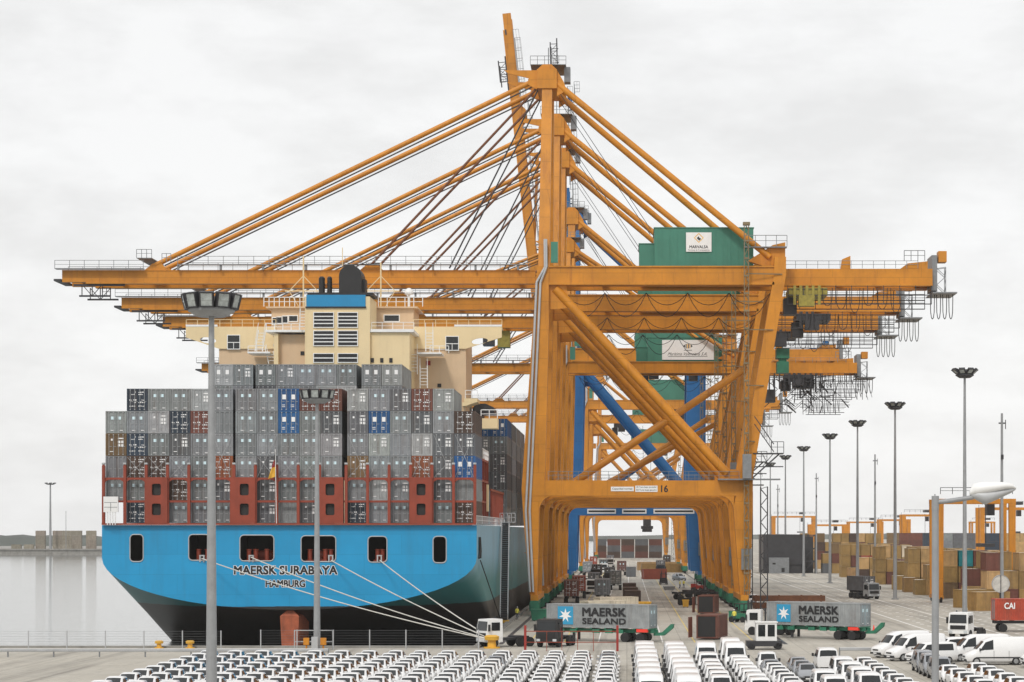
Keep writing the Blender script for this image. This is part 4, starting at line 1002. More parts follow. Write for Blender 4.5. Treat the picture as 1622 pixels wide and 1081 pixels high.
def wind(st, i, j, inset, off, t0=.08, t1=.92):   # windscreen or rear window strip across two stations
    mb = MB(); A = st[i]; B = st[j]
    def row(S): 
        h = sect(*S[1:]); return S[0], h[4], h[5], h[6]
    ya, a4, a5, a6 = row(A); yb, b4, b5, b6 = row(B); rows = []
    for t in (t0, .5, t1):
        y = ya + (yb - ya) * t; r = []
        for pa, pb, f in ((a4, b4, 1), (a5, b5, 1), (a6, b6, 1)):
            r.append((pa[0] + (pb[0] - pa[0]) * t, y, pa[1] + (pb[1] - pa[1]) * t))
        q = [(-x * inset, yy, z) for x, yy, z in r] + [(x * inset, yy, z) for x, yy, z in reversed(r[:-1])]; rows.append(q)
    s = -1 if j > i else 1
    d = Vector((0, (b6[1] - a6[1]) * -1, abs(yb - ya))).normalized() * off if j > i else Vector((0, (b6[1] - a6[1]) * 1, abs(yb - ya))).normalized() * off
    if yb < ya: d = Vector((0, abs(b6[1] - a6[1]), abs(yb - ya))).normalized() * off
    rows2 = [[(x + d.x, y + d.y, z + d.z) for x, y, z in r] for r in rows]
    n = len(rows[0]); mb.loft(rows2, smooth=True)
    for r in ((0,), (-1,)): 
        k = r[0]; mb.loft([rows[k], rows2[k]], smooth=False)
    for e in (0, n - 1): mb.loft([[r[e] for r in rows], [r[e] for r in rows2]], smooth=False)
    return mb
def wheel_mesh(r, w=.2):
    m = MB(); m.tube((-w / 2, 0, r), (w / 2, 0, r), r, n=16); return m.mesh('wheel', M['tyre'])
def rim_mesh(r, w=.2):
    m = MB(); m.tube((-w / 2 - .012, 0, r), (w / 2 + .012, 0, r), r * .6, n=12); return m.mesh('rim', M['rim'])
CARS = {
 # y, half width, sill, belt, top, roof half width  (front at low y)
 'hatchback': dict(st=[(-1.98, .58, .34, .52, .60, .54), (-1.86, .76, .28, .62, .72, .66), (-1.2, .83, .26, .80, .92, .70), (-.88, .84, .26, .90, 1.0, .70), (-.12, .84, .26, .93, 1.43, .60), (.55, .84, .26, .94, 1.47, .60), (1.35, .83, .26, .96, 1.42, .58), (1.78, .80, .28, .95, 1.04, .66), (1.9, .74, .34, .80, .92, .66)],
       ws=(3, 4), rw=(7, 6), side=[(4, 5), (5, 6)], tri=(3, 4), wh=(-1.22, 1.22), r=.29, lamp=(-1.9, .58, .66)),
 'small_van': dict(st=[(-2.1, .62, .36, .60, .70, .58), (-1.98, .82, .30, .74, .86, .72), (-1.35, .88, .28, .95, 1.06, .76), (-1.05, .89, .28, 1.05, 1.14, .76), (-.35, .89, .28, 1.08, 1.74, .66), (.3, .89, .28, 1.1, 1.80, .68), (1.9, .88, .28, 1.1, 1.78, .68), (2.05, .86, .3, 1.1, 1.72, .66), (2.1, .84, .34, 1.0, 1.2, .72)],
       ws=(3, 4), rw=(8, 7), side=[(4, 5)], tri=(3, 4), wh=(-1.35, 1.3), r=.31, lamp=(-2.02, .66, .80)),
 'delivery_van': dict(st=[(-2.8, .70, .42, .72, .86, .66), (-2.66, .94, .34, .90, 1.04, .82), (-2.05, .99, .32, 1.16, 1.28, .86), (-1.8, 1.0, .32, 1.24, 1.36, .88), (-1.02, 1.0, .32, 1.28, 2.22, .78), (-.3, 1.0, .32, 1.3, 2.48, .80), (2.7, 1.0, .32, 1.3, 2.5, .80), (2.88, .99, .34, 1.3, 2.46, .80), (2.92, .97, .4, 1.2, 2.3, .82)],
       ws=(3, 4), rw=None, side=[(4, 5)], tri=(3, 4), wh=(-1.85, 1.75), r=.36, lamp=(-2.74, .76, .96)),
 'minibus': dict(st=[(-2.3, .68, .40, .70, .84, .64), (-2.16, .90, .34, .86, .98, .80), (-1.75, .94, .32, 1.02, 1.14, .84), (-1.55, .95, .32, 1.12, 1.24, .84), (-.85, .95, .32, 1.14, 1.90, .74), (-.1, .95, .32, 1.15, 1.97, .76), (1.9, .95, .32, 1.15, 1.96, .76), (2.28, .94, .34, 1.15, 1.9, .76), (2.36, .92, .4, 1.05, 1.25, .82)],
       ws=(3, 4), rw=(8, 7), side=[(4, 5), (5, 6)], tri=(3, 4), wh=(-1.5, 1.4), r=.33, lamp=(-2.22, .74, .92)),
}
PROTO = {}
def vehicle_proto(kind, paint):
    c = CARS[kind]; st = c['st']; t = thing(kind, 'x', 'van' if 'van' in kind else 'car'); parts = []
    put('body', shell_mesh(st, 'body', M[paint]), t)
    i, j = c['ws']; wind(st, i, j, .93, .014, .06, .87).build('windscreen', M['glass'], t)
    if c['rw']: i, j = c['rw']; wind(st, i, j, .9, .014, .12, .9).build('rear_window', M['glass'], t)
    for s in (-1, 1):
        for q, (i, j) in enumerate(c['side']): patch(st, i, j, 3, 4, .10, .88, .012, s).build('side_window', M['glass'], t)
        i, j = c['tri']; m = MB()
        def P(k, q):
            y, w, zs, zb, zt, wr = st[k]; h = sect(w, zs, zb, zt, wr); return Vector((s * (h[3][0] + (h[4][0] - h[3][0]) * q), y, h[3][1] + (h[4][1] - h[3][1]) * q))
        a, b, d = P(i, .3).lerp(P(j, .1), .3), P(j, .12), P(j, .85); o = Vector((s * .012, 0, .005)); m.prism([a, b, d], o); m.build('quarter_window', M['glass'], t)
        ly, z0, z1 = c['lamp']; w = st[1][1]; m = MB(); m.hexa([(s * (w - .26), ly - .06, z0), (s * (w - .02), ly + .06, z0), (s * (w - .02), ly + .12, z0), (s * (w - .26), ly + .1, z0), (s * (w - .26), ly, z1), (s * (w - .02), ly + .22, z1), (s * (w - .02), ly + .26, z1), (s * (w - .26), ly + .1, z1)]); m.build('headlight', M['lamp_glass'], t)
        y4 = st[c['ws'][0]][0] + .2; zb = st[c['ws'][0]][3]; wm_ = st[4][1]; m = MB(); m.box(*sorted((s * (wm_ - .03), s * (wm_ + .17))), y4, y4 + .09, zb + .03, zb + (.17 if kind == 'hatchback' else .3)); m.build('mirror', M[paint if kind == 'hatchback' else 'bumper'], t)
    y0, w = st[0][0], st[1][1]; m = MB(); z = st[0][2]; m.box(-w * .86, w * .86, y0 - .05, y0 + .22, z - .06, z + .12); m.build('bumper', M['bumper'], t); m = MB(); zg = st[0][4]; m.box(-w * .45, w * .45, y0 - .03, y0 + .06, zg - .16, zg - .04); m.build('grille', M['black'], t); m = MB(); m.box(-.26, .26, y0 - .075, y0 - .052, z - .02, z + .09); m.build('number_plate', M['white'], t)
    if kind in ('delivery_van',):
        m = MB()
        for s in (-1, 1):
            m.box(*sorted((s * 1.0, s * 1.012)), -1.9, 2.7, .62, .74)
            for y in (-.28, 1.1, 2.6): m.box(*sorted((s * .985, s * 1.006)), y, y + .025, .5, 1.3)
        m.build('side_moulding', M['bumper'], t)
    me, mr = wheel_mesh(c['r']), rim_mesh(c['r']); w = st[3][1]
    for y in c['wh']:
        for s in (-1, 1):
            o = put('wheel', me, t, (s * (w - .09), y, 0)); put('rim', mr, o)
    return t
def vehicle(kind, paint, label, loc, rz=0., group=None, cat=None):
    k = (kind, paint)
    if k not in PROTO: t = PROTO[k] = vehicle_proto(kind, paint)
    else: t = copy_tree(PROTO[k])
    t.location = loc; t.rotation_euler = (0, 0, rz); t['label'] = label
    if group: t['group'] = group
    elif 'group' in t: del t['group']
    if cat: t['category'] = cat
    return t
random.seed(21)
NCOL, NROW = 16, 12
for i in range(NCOL):
    x = -37.3 + i * 2.38
    for k in range(NROW):
        y = 196.5 - k * 4.45
        if abs(px(0, y)) < -x - 1: continue
        if H - 1.5 < 0: continue
        if (843 + (H - 1.5) * F / y) > 1086: continue
        rr_ = random.random(); kd, pt, wd = ('hatchback', 'white_car', 'white hatchback') if rr_ < .95 else ('hatchback', 'grey_car', 'silver grey hatchback')
        vehicle(kd, pt, f'{wd}, {ordn(i)} column from the seaward lot edge, {ordn(k)} row from the fence', (x + random.uniform(-.07, .07), y + random.uniform(-.12, .12), 0), R(random.uniform(-.8, .8)), 'new cars parked in rows by the fence', 'car')
for i, (x, y0, n, pit, kd) in enumerate(((1.55, 190.5, 8, 6.15, 'delivery_van'), (4.15, 190.0, 8, 6.2, 'delivery_van'))):
    for k in range(n):
        y = y0 - k * pit
        if 843 + (H - 2.4) * F / y > 1086: continue
        vehicle(kd, 'white_car', f'tall white delivery van, {ordn(k)} from the quay in the {"seaward" if i == 0 else "landward"} van column', (x + random.uniform(-.06, .06) - .0, y, 0), R(random.uniform(-.6, .6)), 'white delivery vans in columns')
def col(x, items, word, grp=None):
    n = {}
    for kd, paint, y in items:
        n[(kd, paint)] = n.get((kd, paint), 0) + 1
        if 843 + (H - 2.2) * F / y > 1092: continue
        nm = dict(hatchback='hatchback', small_van='small van', delivery_van='delivery van', minibus='minibus')[kd]
        c = 'white' if paint == 'white_car' else 'silver grey'
        vehicle(kd, paint, f'{c} {nm} in the {word}, {ordn(n[(kd, paint)] - 1)} of them', (x + random.uniform(-.06, .06), y, 0), R(random.uniform(-.8, .8)), grp or f'vehicles in the {word}')
col(6.75, [('delivery_van', 'white_car', 190), ('minibus', 'white_car', 183.5)] + [('small_van', 'white_car', 177 - 5 * k) for k in range(5)], 'mixed column beside the landward vans')
col(9.3, [('delivery_van', 'white_car', 197), ('delivery_van', 'white_car', 189.5)] + [('small_van', 'white_car', 182.5 - 4.7 * k) for k in range(7)], 'column behind the open containers')
col(11.9, [('small_van', 'white_car', 187.5)] + [('hatchback', 'grey_car', 182.5)] + [('hatchback', 'white_car', 178 - 4.3 * k) for k in range(7)], 'column headed by a lone small van')
col(14.4, [('hatchback', 'grey_car', 186), ('hatchback', 'grey_car', 181.5), ('hatchback', 'grey_car', 177), ('minibus', 'white_car', 160.5), ('minibus', 'white_car', 154)], 'short silver column')
col(17.3, [('minibus', 'white_car', 177), ('minibus', 'white_car', 170.5), ('minibus', 'white_car', 164), ('minibus', 'white_car', 157.5)], 'minibus column next to the silver cars')
col(20.0, [('hatchback', 'white_car', 186 - 4.4 * k) for k in range(8)], 'landward hatchback column before the aisle')
col(25.6, [('small_van', 'grey_car', 190 - 4.9 * k) for k in range(3)] + [('hatchback', 'white_car', 175 - 4.3 * k) for k in range(5)], 'first column past the aisle')
col(28.4, [('hatchback', 'white_car', 178 - 4.3 * k) for k in range(6)], 'second column past the aisle')
vehicle('minibus', 'white_car', 'white minibus seen from behind beside the guardrail', (px(1308, 192), 192, 0), R(180), cat='van')
# broadside vans on the right
for i, (p, y, a, what) in enumerate(((1425, 212, -62, 'endmost of the turned vans by the guardrail'), (1448, 206.5, -64, 'second of the turned vans by the guardrail'), (1474, 201.5, -66, 'third of the turned vans by the guardrail'), (1512, 211, -74, 'behind the broadside vans, nose past the street lamp post'), (1546, 205.5, -80, 'half hidden behind the broadside van'), (1575, 200, -86, 'broadside in full view past the street lamp'), (1668, 196, -86, 'with only its nose in view at the photo edge'))):
    kd = 'minibus' if i in (2, 3) else 'delivery_van'
    vehicle(kd, 'white_car', f'white {"minibus" if kd == "minibus" else "delivery van"}, {what}', (px(p, y), y, 0), R(a), 'vans parked broadside past the aisle', 'van')

# ------------------------------------------------------------------ trucks, trailers, working containers on the quay
def star_logo(mb, cx, y, cz, s, mb_mi=0, star_mi=1):
    mb.box(cx - s, cx + s, y - .012, y - .002, cz - s * 1.08, cz + s * 1.08, mb_mi)
    pts = []
    for k in range(14):
        r = s * .86 if k % 2 == 0 else s * .34; a = math.pi / 2 + math.pi * k / 7; pts.append((cx + r * math.cos(a), y - .016, cz + r * math.sin(a)))
    mb.add([(cx, y - .016, cz)] + pts, [(0, 1 + k, 1 + (k + 1) % 14) for k in range(14)], mi=star_mi)
def big_trailer(label, clabel, loc, rz):
    t = thing('container_trailer', label, 'trailer', loc, rz)     # long axis along x
    m = MB()
    for y in (-.55, .55): m.box(-6.2, 6.4, y - .12, y + .12, 1.0, 1.36)
    for k in range(8): m.box(-6 + k * 1.7, -5.8 + k * 1.7, -1.2, 1.2, 1.36, 1.5 - .006)
    for x in (-4.4, -2.9, -.2, 1.3, 2.6): m.box(x - .42, x + .42, -1.18, -.9, .95, 1.34)
    m.prism([(6.2, -.2, 1.0), (7.2, -.2, 1.1), (8.2, -.2, 2.0), (8.5, -.2, 2.0), (8.4, -.2, 1.55), (7.4, -.2, .75), (6.2, -.2, .7)], (0, .4, 0)); m.build('frame', M['green'], t)
    m = MB(); m.box(-6.5, -5.6, -1.25, -.95, 1.1, 1.45); m.box(4.6, 5.9, -1.25, -.95, 1.1, 1.45); m.build('red_marker', M['bright_red'], t)
    w = MB(); w.tube((-.0, -.25, .5), (.0, .25, .5), .5, n=18); wm2 = w.mesh('wheel', M['tyre'])
    for x in (3.2, 5.0):
        for y in (-.95, -.42, .42, .95): put('wheel', wm2, t, (x, y, 0))
    m = MB()
    for x in (-3.0,):
        for y in (-.7, .7): m.box(x - .12, x + .12, y - .12, y + .12, .1, 1.0)
    m.build('landing_leg', M['dark_steel'], t)
    v = Matrix.Rotation(rz, 3, 'Z') @ Vector((6.1, 0, 1.5)); c = thing('shipping_container', clabel, 'container', (loc[0] + v.x, loc[1] + v.y, 1.5), rz + R(90), 'long grey containers on trailers')
    cc = (.27, .285, .29); put('body', BODY[12.19], c, color=cc)
    for s in (-1, 1):
        d = put('door', DOOR[(s, 'dots')], c, color=(.3, .37, .40))
        for b in (BARS[:2] if s < 0 else BARS[2:]): put('lock_bar', b, d)
    # lettering on the long side that faces the lot: local -x side of the container after the turn is world -y
    m = MB(); star_logo(m, 0, 0, 0, .92, 0, 1); o = put('star_panel', m.mesh('star_panel', [M['star_blue'], M['text_white']]), c, (-CW / 2 - .012, 9.9, 1.32)); o.rotation_euler = (0, 0, R(-90)); m = MB()
    text_into(m, 'MAERSK', 5.1, .88, 4.6, -.03, .42, .05, 2); text_into(m, 'SEALAND', 5.1, .62, 4.6, -.03, -.58, .045, 2)
    me = m.mesh('side_lettering', [M['star_blue'], M['text_white'], M['text_black']])
    o = put('side_lettering', me, c, (-CW / 2 - .012, 9.9, 1.32)); o.rotation_euler = (0, 0, R(-90))
    return t
big_trailer('green trailer under the long grey container beside the red barrier', 'long grey container with black lettering, on the trailer beside the red barrier', (px(953, 243), 243, 0), R(-22))
big_trailer('green trailer under the long grey container behind the white minibus', 'long grey container with black lettering, on the trailer nearest the striped road', (px(1296, 249), 249, 0), R(-36))
def tractor(name, label, loc, rz, paint='white', box=None, scale=1.0, coupled=True):
    t = thing(name, label, 'truck', loc, rz)    # faces -y
    m = MB(); m.hexa([(-1.2, -2.9, 1.0), (1.2, -2.9, 1.0), (1.2, -1.0, 1.0), (-1.2, -1.0, 1.0), (-1.12, -2.65, 2.9), (1.12, -2.65, 2.9), (1.12, -1.0, 2.95), (-1.12, -1.0, 2.95)]); m.box(-1.18, 1.18, -2.85, -1, .55, .999); m.build('cab', M[paint], t)
    m = MB(); m.hexa([(-1.02, -2.86, 1.75), (1.02, -2.86, 1.75), (1.02, -2.7, 1.75), (-1.02, -2.7, 1.75), (-.95, -2.73, 2.7), (.95, -2.73, 2.7), (.95, -2.6, 2.7), (-.95, -2.6, 2.7)]); m.build('windscreen', M['glass'], t)
    for s in (-1, 1):
        m = MB(); m.box(*sorted((s * 1.1, s * 1.21)), -2.3, -1.35, 1.75, 2.6); m.build('side_window', M['glass'], t)
        m = MB(); m.box(*sorted((s * 1.22, s * 1.45)), -2.75, -2.6, 1.7, 2.4); m.build('mirror', M['black'], t)
        m = MB(); m.box(*sorted((s * .7, s * 1.1)), -2.93, -2.86, .65, .9); m.build('headlight', M['lamp_glass'], t)
    m = MB(); m.box(-.9, .9, -2.93, -2.86, 1.05, 1.5); m.build('grille', M['black'], t)
    m = MB(); m.box(-.5, .5, -1, 2.6, .7, .95); m.tube((-1, -.7, .9), (-1, -.7, 3.1), .1, n=8); m.box(-1.1, 1.1, .9, 2.2, .96, 1.12); m.build('chassis', M['dark_steel'], t)
    w = MB(); w.tube((-.18, 0, .5), (.18, 0, .5), .5, n=14); me = w.mesh('wheel', M['tyre'])
    for y in (-2.0, 1.2, 2.3):
        for s in (-1, 1): put('wheel', me, t, (s * 1.02, y, 0))
    t.scale = (scale,) * 3
    return t
def chassis(label, loc, rz, Lg):
    t = thing('flat_trailer', label, 'trailer', loc, rz); m = MB()
    for x in (-.5, .5): m.box(x - .1, x + .1, 0, Lg, 1.0, 1.3)
    for k in range(6): m.box(-1.2, 1.2, Lg * k / 6 + .1, Lg * k / 6 + .3, 1.301, 1.395)
    m.build('frame', M['dark_steel'], t)
    w = MB(); w.tube((-.3, 0, .5), (.3, 0, .5), .5, n=12); me = w.mesh('wheel', M['tyre'])
    for y in (Lg - 1.2, Lg - 2.5, 1.0):
        for s in (-1, 1): put('wheel', me, t, (s * .95, y, 0))
    return t
def hauled(col_, p, Yg, rz, cl, tl, Lg=12.19, kind='text'):
    chassis(tl, (px(p, Yg), Yg, 0), rz, Lg); return container(col_, cl, (px(p, Yg), Yg, 1.4), Lg, kind, rz, 'containers on trailers between the crane legs')
tractor('tractor_truck', 'white tractor truck at the foot of the gangway by the yellow bollard', (px(799, 229), 231.5, 0), R(-58))
tractor('tractor_truck', 'dark blue tractor truck behind the red barrier posts', (px(880, 231), 232, 0), R(-18), 'black')
tractor('tractor_truck', 'white terminal tractor cab drawn up to the red container', (px(1532, 251), 251, 0), R(-30))
tractor('tractor_truck', 'white terminal tractor coupled to the trailer nearest the striped road', (px(1222, 256), 258, 0), R(-100))
tractor('tractor_truck', 'grey truck driving towards the lot on the striped road', (px(1372, 396), 396, 0), R(24), 'mast')
hauled('dgray', 1377, 399.5, R(24), 'grey container carried by the grey truck on the striped road', 'trailer of the grey truck on the striped road', 6.06, 'plates')
hauled('rust', 1598, 214, R(-86) + math.pi, 'red container at the photo edge with three white letters on its side', 'trailer under the red container with white letters', kind='plain') if False else None
t = chassis('trailer under the red container with white letters', (px(1573, 266), 266, 0), R(-88), 12.19)
rc = container('signal', 'orange red container with three white letters on its side, beyond the broadside vans', (px(1573, 266), 266, 1.4), 12.19, 'plain', R(-88))
m = MB(); text_into(m, 'CAI', 1.25, .72, 0, -.02, 0, .03); o = put('side_lettering', m.mesh('side_lettering', M['text_white']), rc, (CW / 2 + .02, 1.75, 1.75)); o.rotation_euler = (0, 0, R(90))
hauled('brown', 905, 365, R(1), 'brown container with white door marks, nearer of two beside the waterside crane legs', 'trailer under the nearer brown container', kind='text')
hauled('rust', 917, 398, R(1), 'rust red container, farther of two beside the waterside crane legs', 'trailer under the rust red container', kind='text')
hauled('gray', 953, 372, R(-1), 'grey container doors facing the lot in the middle crane lane', 'trailer of the middle lane grey container', kind='dots')
hauled('dgray', 965.5, 500, R(0), 'dark grey container on a truck far down the middle crane lane', 'trailer far down the middle crane lane', 6.06, 'plates')
tractor('tractor_truck', 'dark truck cab far down the middle crane lane', (px(965.5, 500), 496.5, 0), 0, 'black')
for k, (p, y, c, rz, l, lg) in enumerate(((925, 300, 'cream', -60, 'pale roofed container lying behind the long grey container', 6.06), (945, 318, 'cream', -66, 'second pale roofed container behind the long grey container', 6.06),
     (1003, 352, 'dbrown', 2, 'dark container with black doors, frontmost of three in a cluster', 6.06), (999, 372, 'dbrown', 1, 'dark container, middle of the cluster of three', 6.06), (997, 402, 'dbrown', 0, 'dark container, rearmost of the cluster of three', 6.06),
     (1018, 560, 'rust', -75, 'red container lying across the crane lanes', 6.06), (1000, 590, 'dgray', 2, 'dark container beside the red one across the lanes', 6.06),
     (1010, 690, 'tan', -80, 'tan container across the far end of the lanes', 12.19), (1016, 655, 'yard', -82, 'ochre container across the far end of the lanes', 12.19), (1112, 322, 'brown', -9, 'open brown container by the landside crane legs', 6.06), (1114, 246, 'brown', -13, 'open brown container nearest the vans', 6.06))):
    if 'open' in l:
        cc = COLS[c][0]; t = thing('shipping_container', l, 'container', (px(p + 6, y), y, .15), R(rz), 'open brown containers')
        m = container_body(6.06, door=False); put('body', m.mesh('body', [M['box']]), t, color=cc)
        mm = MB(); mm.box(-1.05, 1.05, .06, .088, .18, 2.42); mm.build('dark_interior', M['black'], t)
        d = put('door', DOOR[(-1, 'plain')], t, (-1.22, -.02, 0), color=(.16, .05, .03)); d.location = (-1.2, -1.06, 0) ; d.rotation_euler = (0, 0, R(78)); d.location = (-1.42, -.98, 0)
        d = put('door', DOOR[(1, 'plain')], t, (1.3, 0, 0), color=(.16, .05, .03)); d.rotation_euler = (0, 0, R(-100)); d.location = (1.3, -.05, 0)
    else: container(c, l, (px(p, y), y, .05), lg, 'plain', R(rz), 'containers standing on the quay', parts=False)
# more traffic receding down the lanes under the cranes
for k, (p, y, c, what) in enumerate(((941, 430, 'dgray', 'waterside'), (975, 455, 'gray', 'inner'), (945, 545, 'dbrown', 'waterside'), (930, 590, 'gray', 'waterside'), (956, 640, 'dgray', 'waterside'), (985, 610, 'brown', 'inner'), (1046, 620, 'dgray', 'landside'), (940, 720, 'rust', 'waterside'), (967, 760, 'gray', 'inner'), (1056, 760, 'dbrown', 'landside'))):
    lg = 6.06 if k % 3 else 12.19
    hauled(c, p, y, R(random.uniform(-2, 2)), f'{COLS[c][1]} container hauled down the {what} lane, {ordn(k)} of the receding trucks', f'trailer in the {what} lane, {ordn(k)} of the receding trucks', lg, random.choice(('dots', 'plates', 'text')))
    if k % 2 == 0: tractor('tractor_truck', f'dark truck cab in the {what} lane, {ordn(k)} of the receding trucks', (px(p, y) + random.uniform(-.2, .2), y - 3.6, 0), R(random.uniform(-3, 3)), 'black' if k % 4 else 'white')
for k, (p, y, rz) in enumerate(((1066, 392, 70), (1082, 402, 82), (1098, 410, 76))):
    chassis(f'empty dark trailer parked across the landside lane, {ordn(k)} of three', (px(p, y), y, 0), R(-rz), 9.0)
for k, (p, y, pt) in enumerate(((1192, 362, 'white_car'), (1076, 545, 'grey_car'), (1070, 700, 'white_car'), (928, 500, 'white_car'))):
    vehicle('small_van', pt, f'small service van on the quay near the crane legs, {ordn(k)} from the lot', (px(p, y), y, 0), R(30 * k), 'service vans on the quay', 'van')
# stacked flat racks
for k in range(2):
    t = thing('flat_rack', f'red brown folded flat rack, {"upper" if k else "lower"} of the stacked pair behind the trailer', 'flat rack', (px(1250 - k * 0, 345), 345, .02 + k * 1.12), R(3), 'folded flat racks')
    m = MB(); m.box(-5.6, 5.0 + k * .5, -1.2, 1.2, .1, .95); m.box(-5.6, 5 + k * .5, -1.22, -1.201, .85, .95); m.build('platform', M['rail_rust'], t)
    m = MB()
    for x in (-5.5, -1.9, 1.6, 4.7): m.box(x, x + .3, -1.26, -1.225, .0, 1.08)
    m.build('end_frame', M['rail_rust'], t)
# white watch cabin
t = thing('watch_cabin', 'small white cabin with two dark windows by the open containers', 'cabin', (px(1213, 226), 226, 0), R(2)); m = MB()
m.box(-1.05, 1.05, -.8, .8, .9, 2.75); m.box(-1.15, 1.15, -.9, .9, 2.751, 2.85); m.build('wall', M['white'], t)
for x in (-.5, .48):
    m = MB(); m.box(x - .36, x + .36, -.83, -.802, 1.35, 2.55); m.build('window', M['glass'], t)
m = MB(); m.box(-2.0, 1.6, -1.0, 1, .35, .88); m.build('base', M['dark_steel'], t)
w = MB(); w.tube((-.15, 0, .35), (.15, 0, .35), .35, n=12); me = w.mesh('wheel', M['tyre'])
for x in (-1.5, 1.2):
    for y in (-.85, .85): o = put('wheel', me, t, (x, y, 0)); o.rotation_euler = (0, 0, R(90))
# machines among the crane legs
def forklift(label, loc, rz, paint='dark_steel'):
    t = thing('forklift', label, 'forklift', loc, rz); m = MB(); m.box(-.9, .9, -1.2, 1.3, .5, 1.2); m.box(-.8, .8, .4, 1.35, 1.201, 1.5); m.build('body', M[paint], t)
    m = MB()
    for x in (-.7, .7):
        for y in (-.9, .5): m.box(x - .05, x + .05, y - .05, y + .05, 1.2, 2.4)
    m.box(-.8, .8, -1, .6, 2.4, 2.5); m.build('cab_frame', M['black'], t)
    m = MB()
    for x in (-.45, .45): m.box(x - .08, x + .08, -1.5, -1.3, .1, 3.0)
    m.box(-.6, .6, -1.55, -1.5, .3, .8); m.build('lift_mast', M['dark_steel'], t)
    m = MB()
    for x in (-.4, .4): m.box(x - .07, x + .07, -2.7, -1.52, .12, .2)
    m.build('fork', M['dark_steel'], t)
    w = MB(); w.tube((-.15, 0, .4), (.15, 0, .4), .4, n=12); me = w.mesh('wheel', M['tyre'])
    for y in (-.8, .9):
        for x in (-.8, .8): put('wheel', me, t, (x, y, 0))
forklift('dark forklift standing alone in the middle lane', (px(1051, 505), 505, 0), 0)
forklift('dark green forklift at the foot of the landside crane leg', (px(1174, 292), 294, 0), R(60), 'green')
forklift('black forklift with its mast low beside the yellow bin', (px(1087, 362), 362, 0), R(80), 'black')
forklift('red forklift by the blue crane leg', (px(1106, 448), 448, 0), R(70), 'red')
def bin_(label, loc, sx, sy, sz, paint, rz=0):
    t = thing('skip_bin', label, 'bin', loc, rz); m = MB()
    o = [(-sx * .88, -sy * .88, .1), (sx * .88, -sy * .88, .1), (sx * .88, sy * .88, .1), (-sx * .88, sy * .88, .1), (-sx, -sy, sz), (sx, -sy, sz), (sx, sy, sz), (-sx, sy, sz)]; m.hexa(o)
    m.box(-sx - .06, sx + .06, -sy - .06, -sy, sz - .15, sz + .02); m.box(-sx - .06, sx + .06, sy, sy + .06, sz - .15, sz + .02); m.build('tub', M[paint], t)
    m = MB()
    for x in (-sx * .6, sx * .6): m.box(x - .1, x + .1, -sy * .9, sy * .9, 0, .099)
    m.build('skid', M['dark_steel'], t)
bin_('yellow orange skip in front of the dark container cluster', (px(1017, 345), 345, 0), 1.4, .9, 1.1, 'yellow')
bin_('small yellow bin beside the black forklift', (px(1086, 352), 352, 0), .5, .5, 1.2, 'yellow')
bin_('dark green skip under the waterside crane leg', (px(854, 298), 298, 0), 1.1, .8, 1.6, 'green')
bin_('grey steel skip lying in the middle lane', (px(1060, 455), 455, 0), 1.2, .8, .8, 'steel')
# bollards, ropes, gangway
def bollard(label, loc, s=1.0):
    t = thing('bollard', label, 'bollard', loc, 0, 'yellow mooring bollards'); m = MB()
    m.tube((0, 0, 0), (0, 0, .08), .5, n=16); m.tube((0, 0, .08), (0, 0, .5), .27, .24, 16); m.tube((0, 0, .5), (0, 0, .72), .42, .46, 16); m.tube((0, 0, .72), (0, 0, .8), .46, .3, 16); m.build('post', M['yellow'], t); t.scale = (s,) * 3
b0 = (px(779, 228), 228.0, 0.0)
bollard('large yellow bollard holding the mooring lines beside the white tractor', b0, 1.7)
bollard('yellow bollard on the quay edge between two fence posts', (px(252, 228), 228, 0)); bollard('yellow bollard on the quay edge under the dark stern overhang', (px(301, 228), 228, 0))
for i, (p, yy) in enumerate(((320, 885), (398, 883), (525, 888), (602, 888))):
    a = Vector((px(p, YS), YS - .2, pz(yy, YS))); b = Vector((b0[0] - .3 + .15 * i, b0[1] + .2, .9)); m = MB(); sag = .55 if i < 2 else .3
    m.path([a.lerp(b, k / 16) - Vector((0, 0, sag * 4 * (k / 16) * (1 - k / 16))) for k in range(17)], .065, 6)
    tag(m.build('mooring_rope', M['rope']), f'pale mooring rope from the {ordn(i)} roped stern port, counting from the seaward side', 'rope', 'stern mooring ropes')
m = MB(); a = Vector((px(761, YS + 4), YS + 4, pz(888, YS + 4))); b = Vector((QX + .2, 276, .3)); m.path([a.lerp(b, k / 6) for k in range(7)], .07, 6)
tag(m.build('mooring_rope', M['black']), 'dark mooring rope running from the hull side to the quay beside the gangway', 'rope')
t = thing('gangway', 'steep pale gangway ladder against the ship side', 'gangway', (-16.25, 292, 0))
m = MB(); A = Vector((0, 0, .3)); B = Vector((-.55, 14, 13.4))
for e in (-.5, .5):
    o = Vector((e, 0, 0)); m.beam(A + o, B + o, .13); m.beam(A + o + Vector((0, -.4, .9)), B + o + Vector((0, -.4, .9)), .09)
    for k in range(13): q = A.lerp(B, k / 12) + o; m.beam(q, q + Vector((0, -.4, .9)), .07)
m.build('side_rail', M['pale_steel'], t); m = MB()
for k in range(1, 46): q = A.lerp(B, k / 46); m.beam(q + Vector((-.5, 0, 0)), q + Vector((.5, 0, 0)), .07, .26)
m.build('tread', M['dark_steel'], t); m = MB(); m.box(-1.3, .8, 13.6, 15.2, 13.3, 13.4); railing(m, (-1.3, 13.6, 13.4), (.8, 13.6, 13.4), 1.2, .5, .08); m.build('platform', M['pale_steel'], t)
m = MB(); m.box(-.7, .7, -.6, .2, 0, .35); m.build('foot_roller', M['yellow'], t)
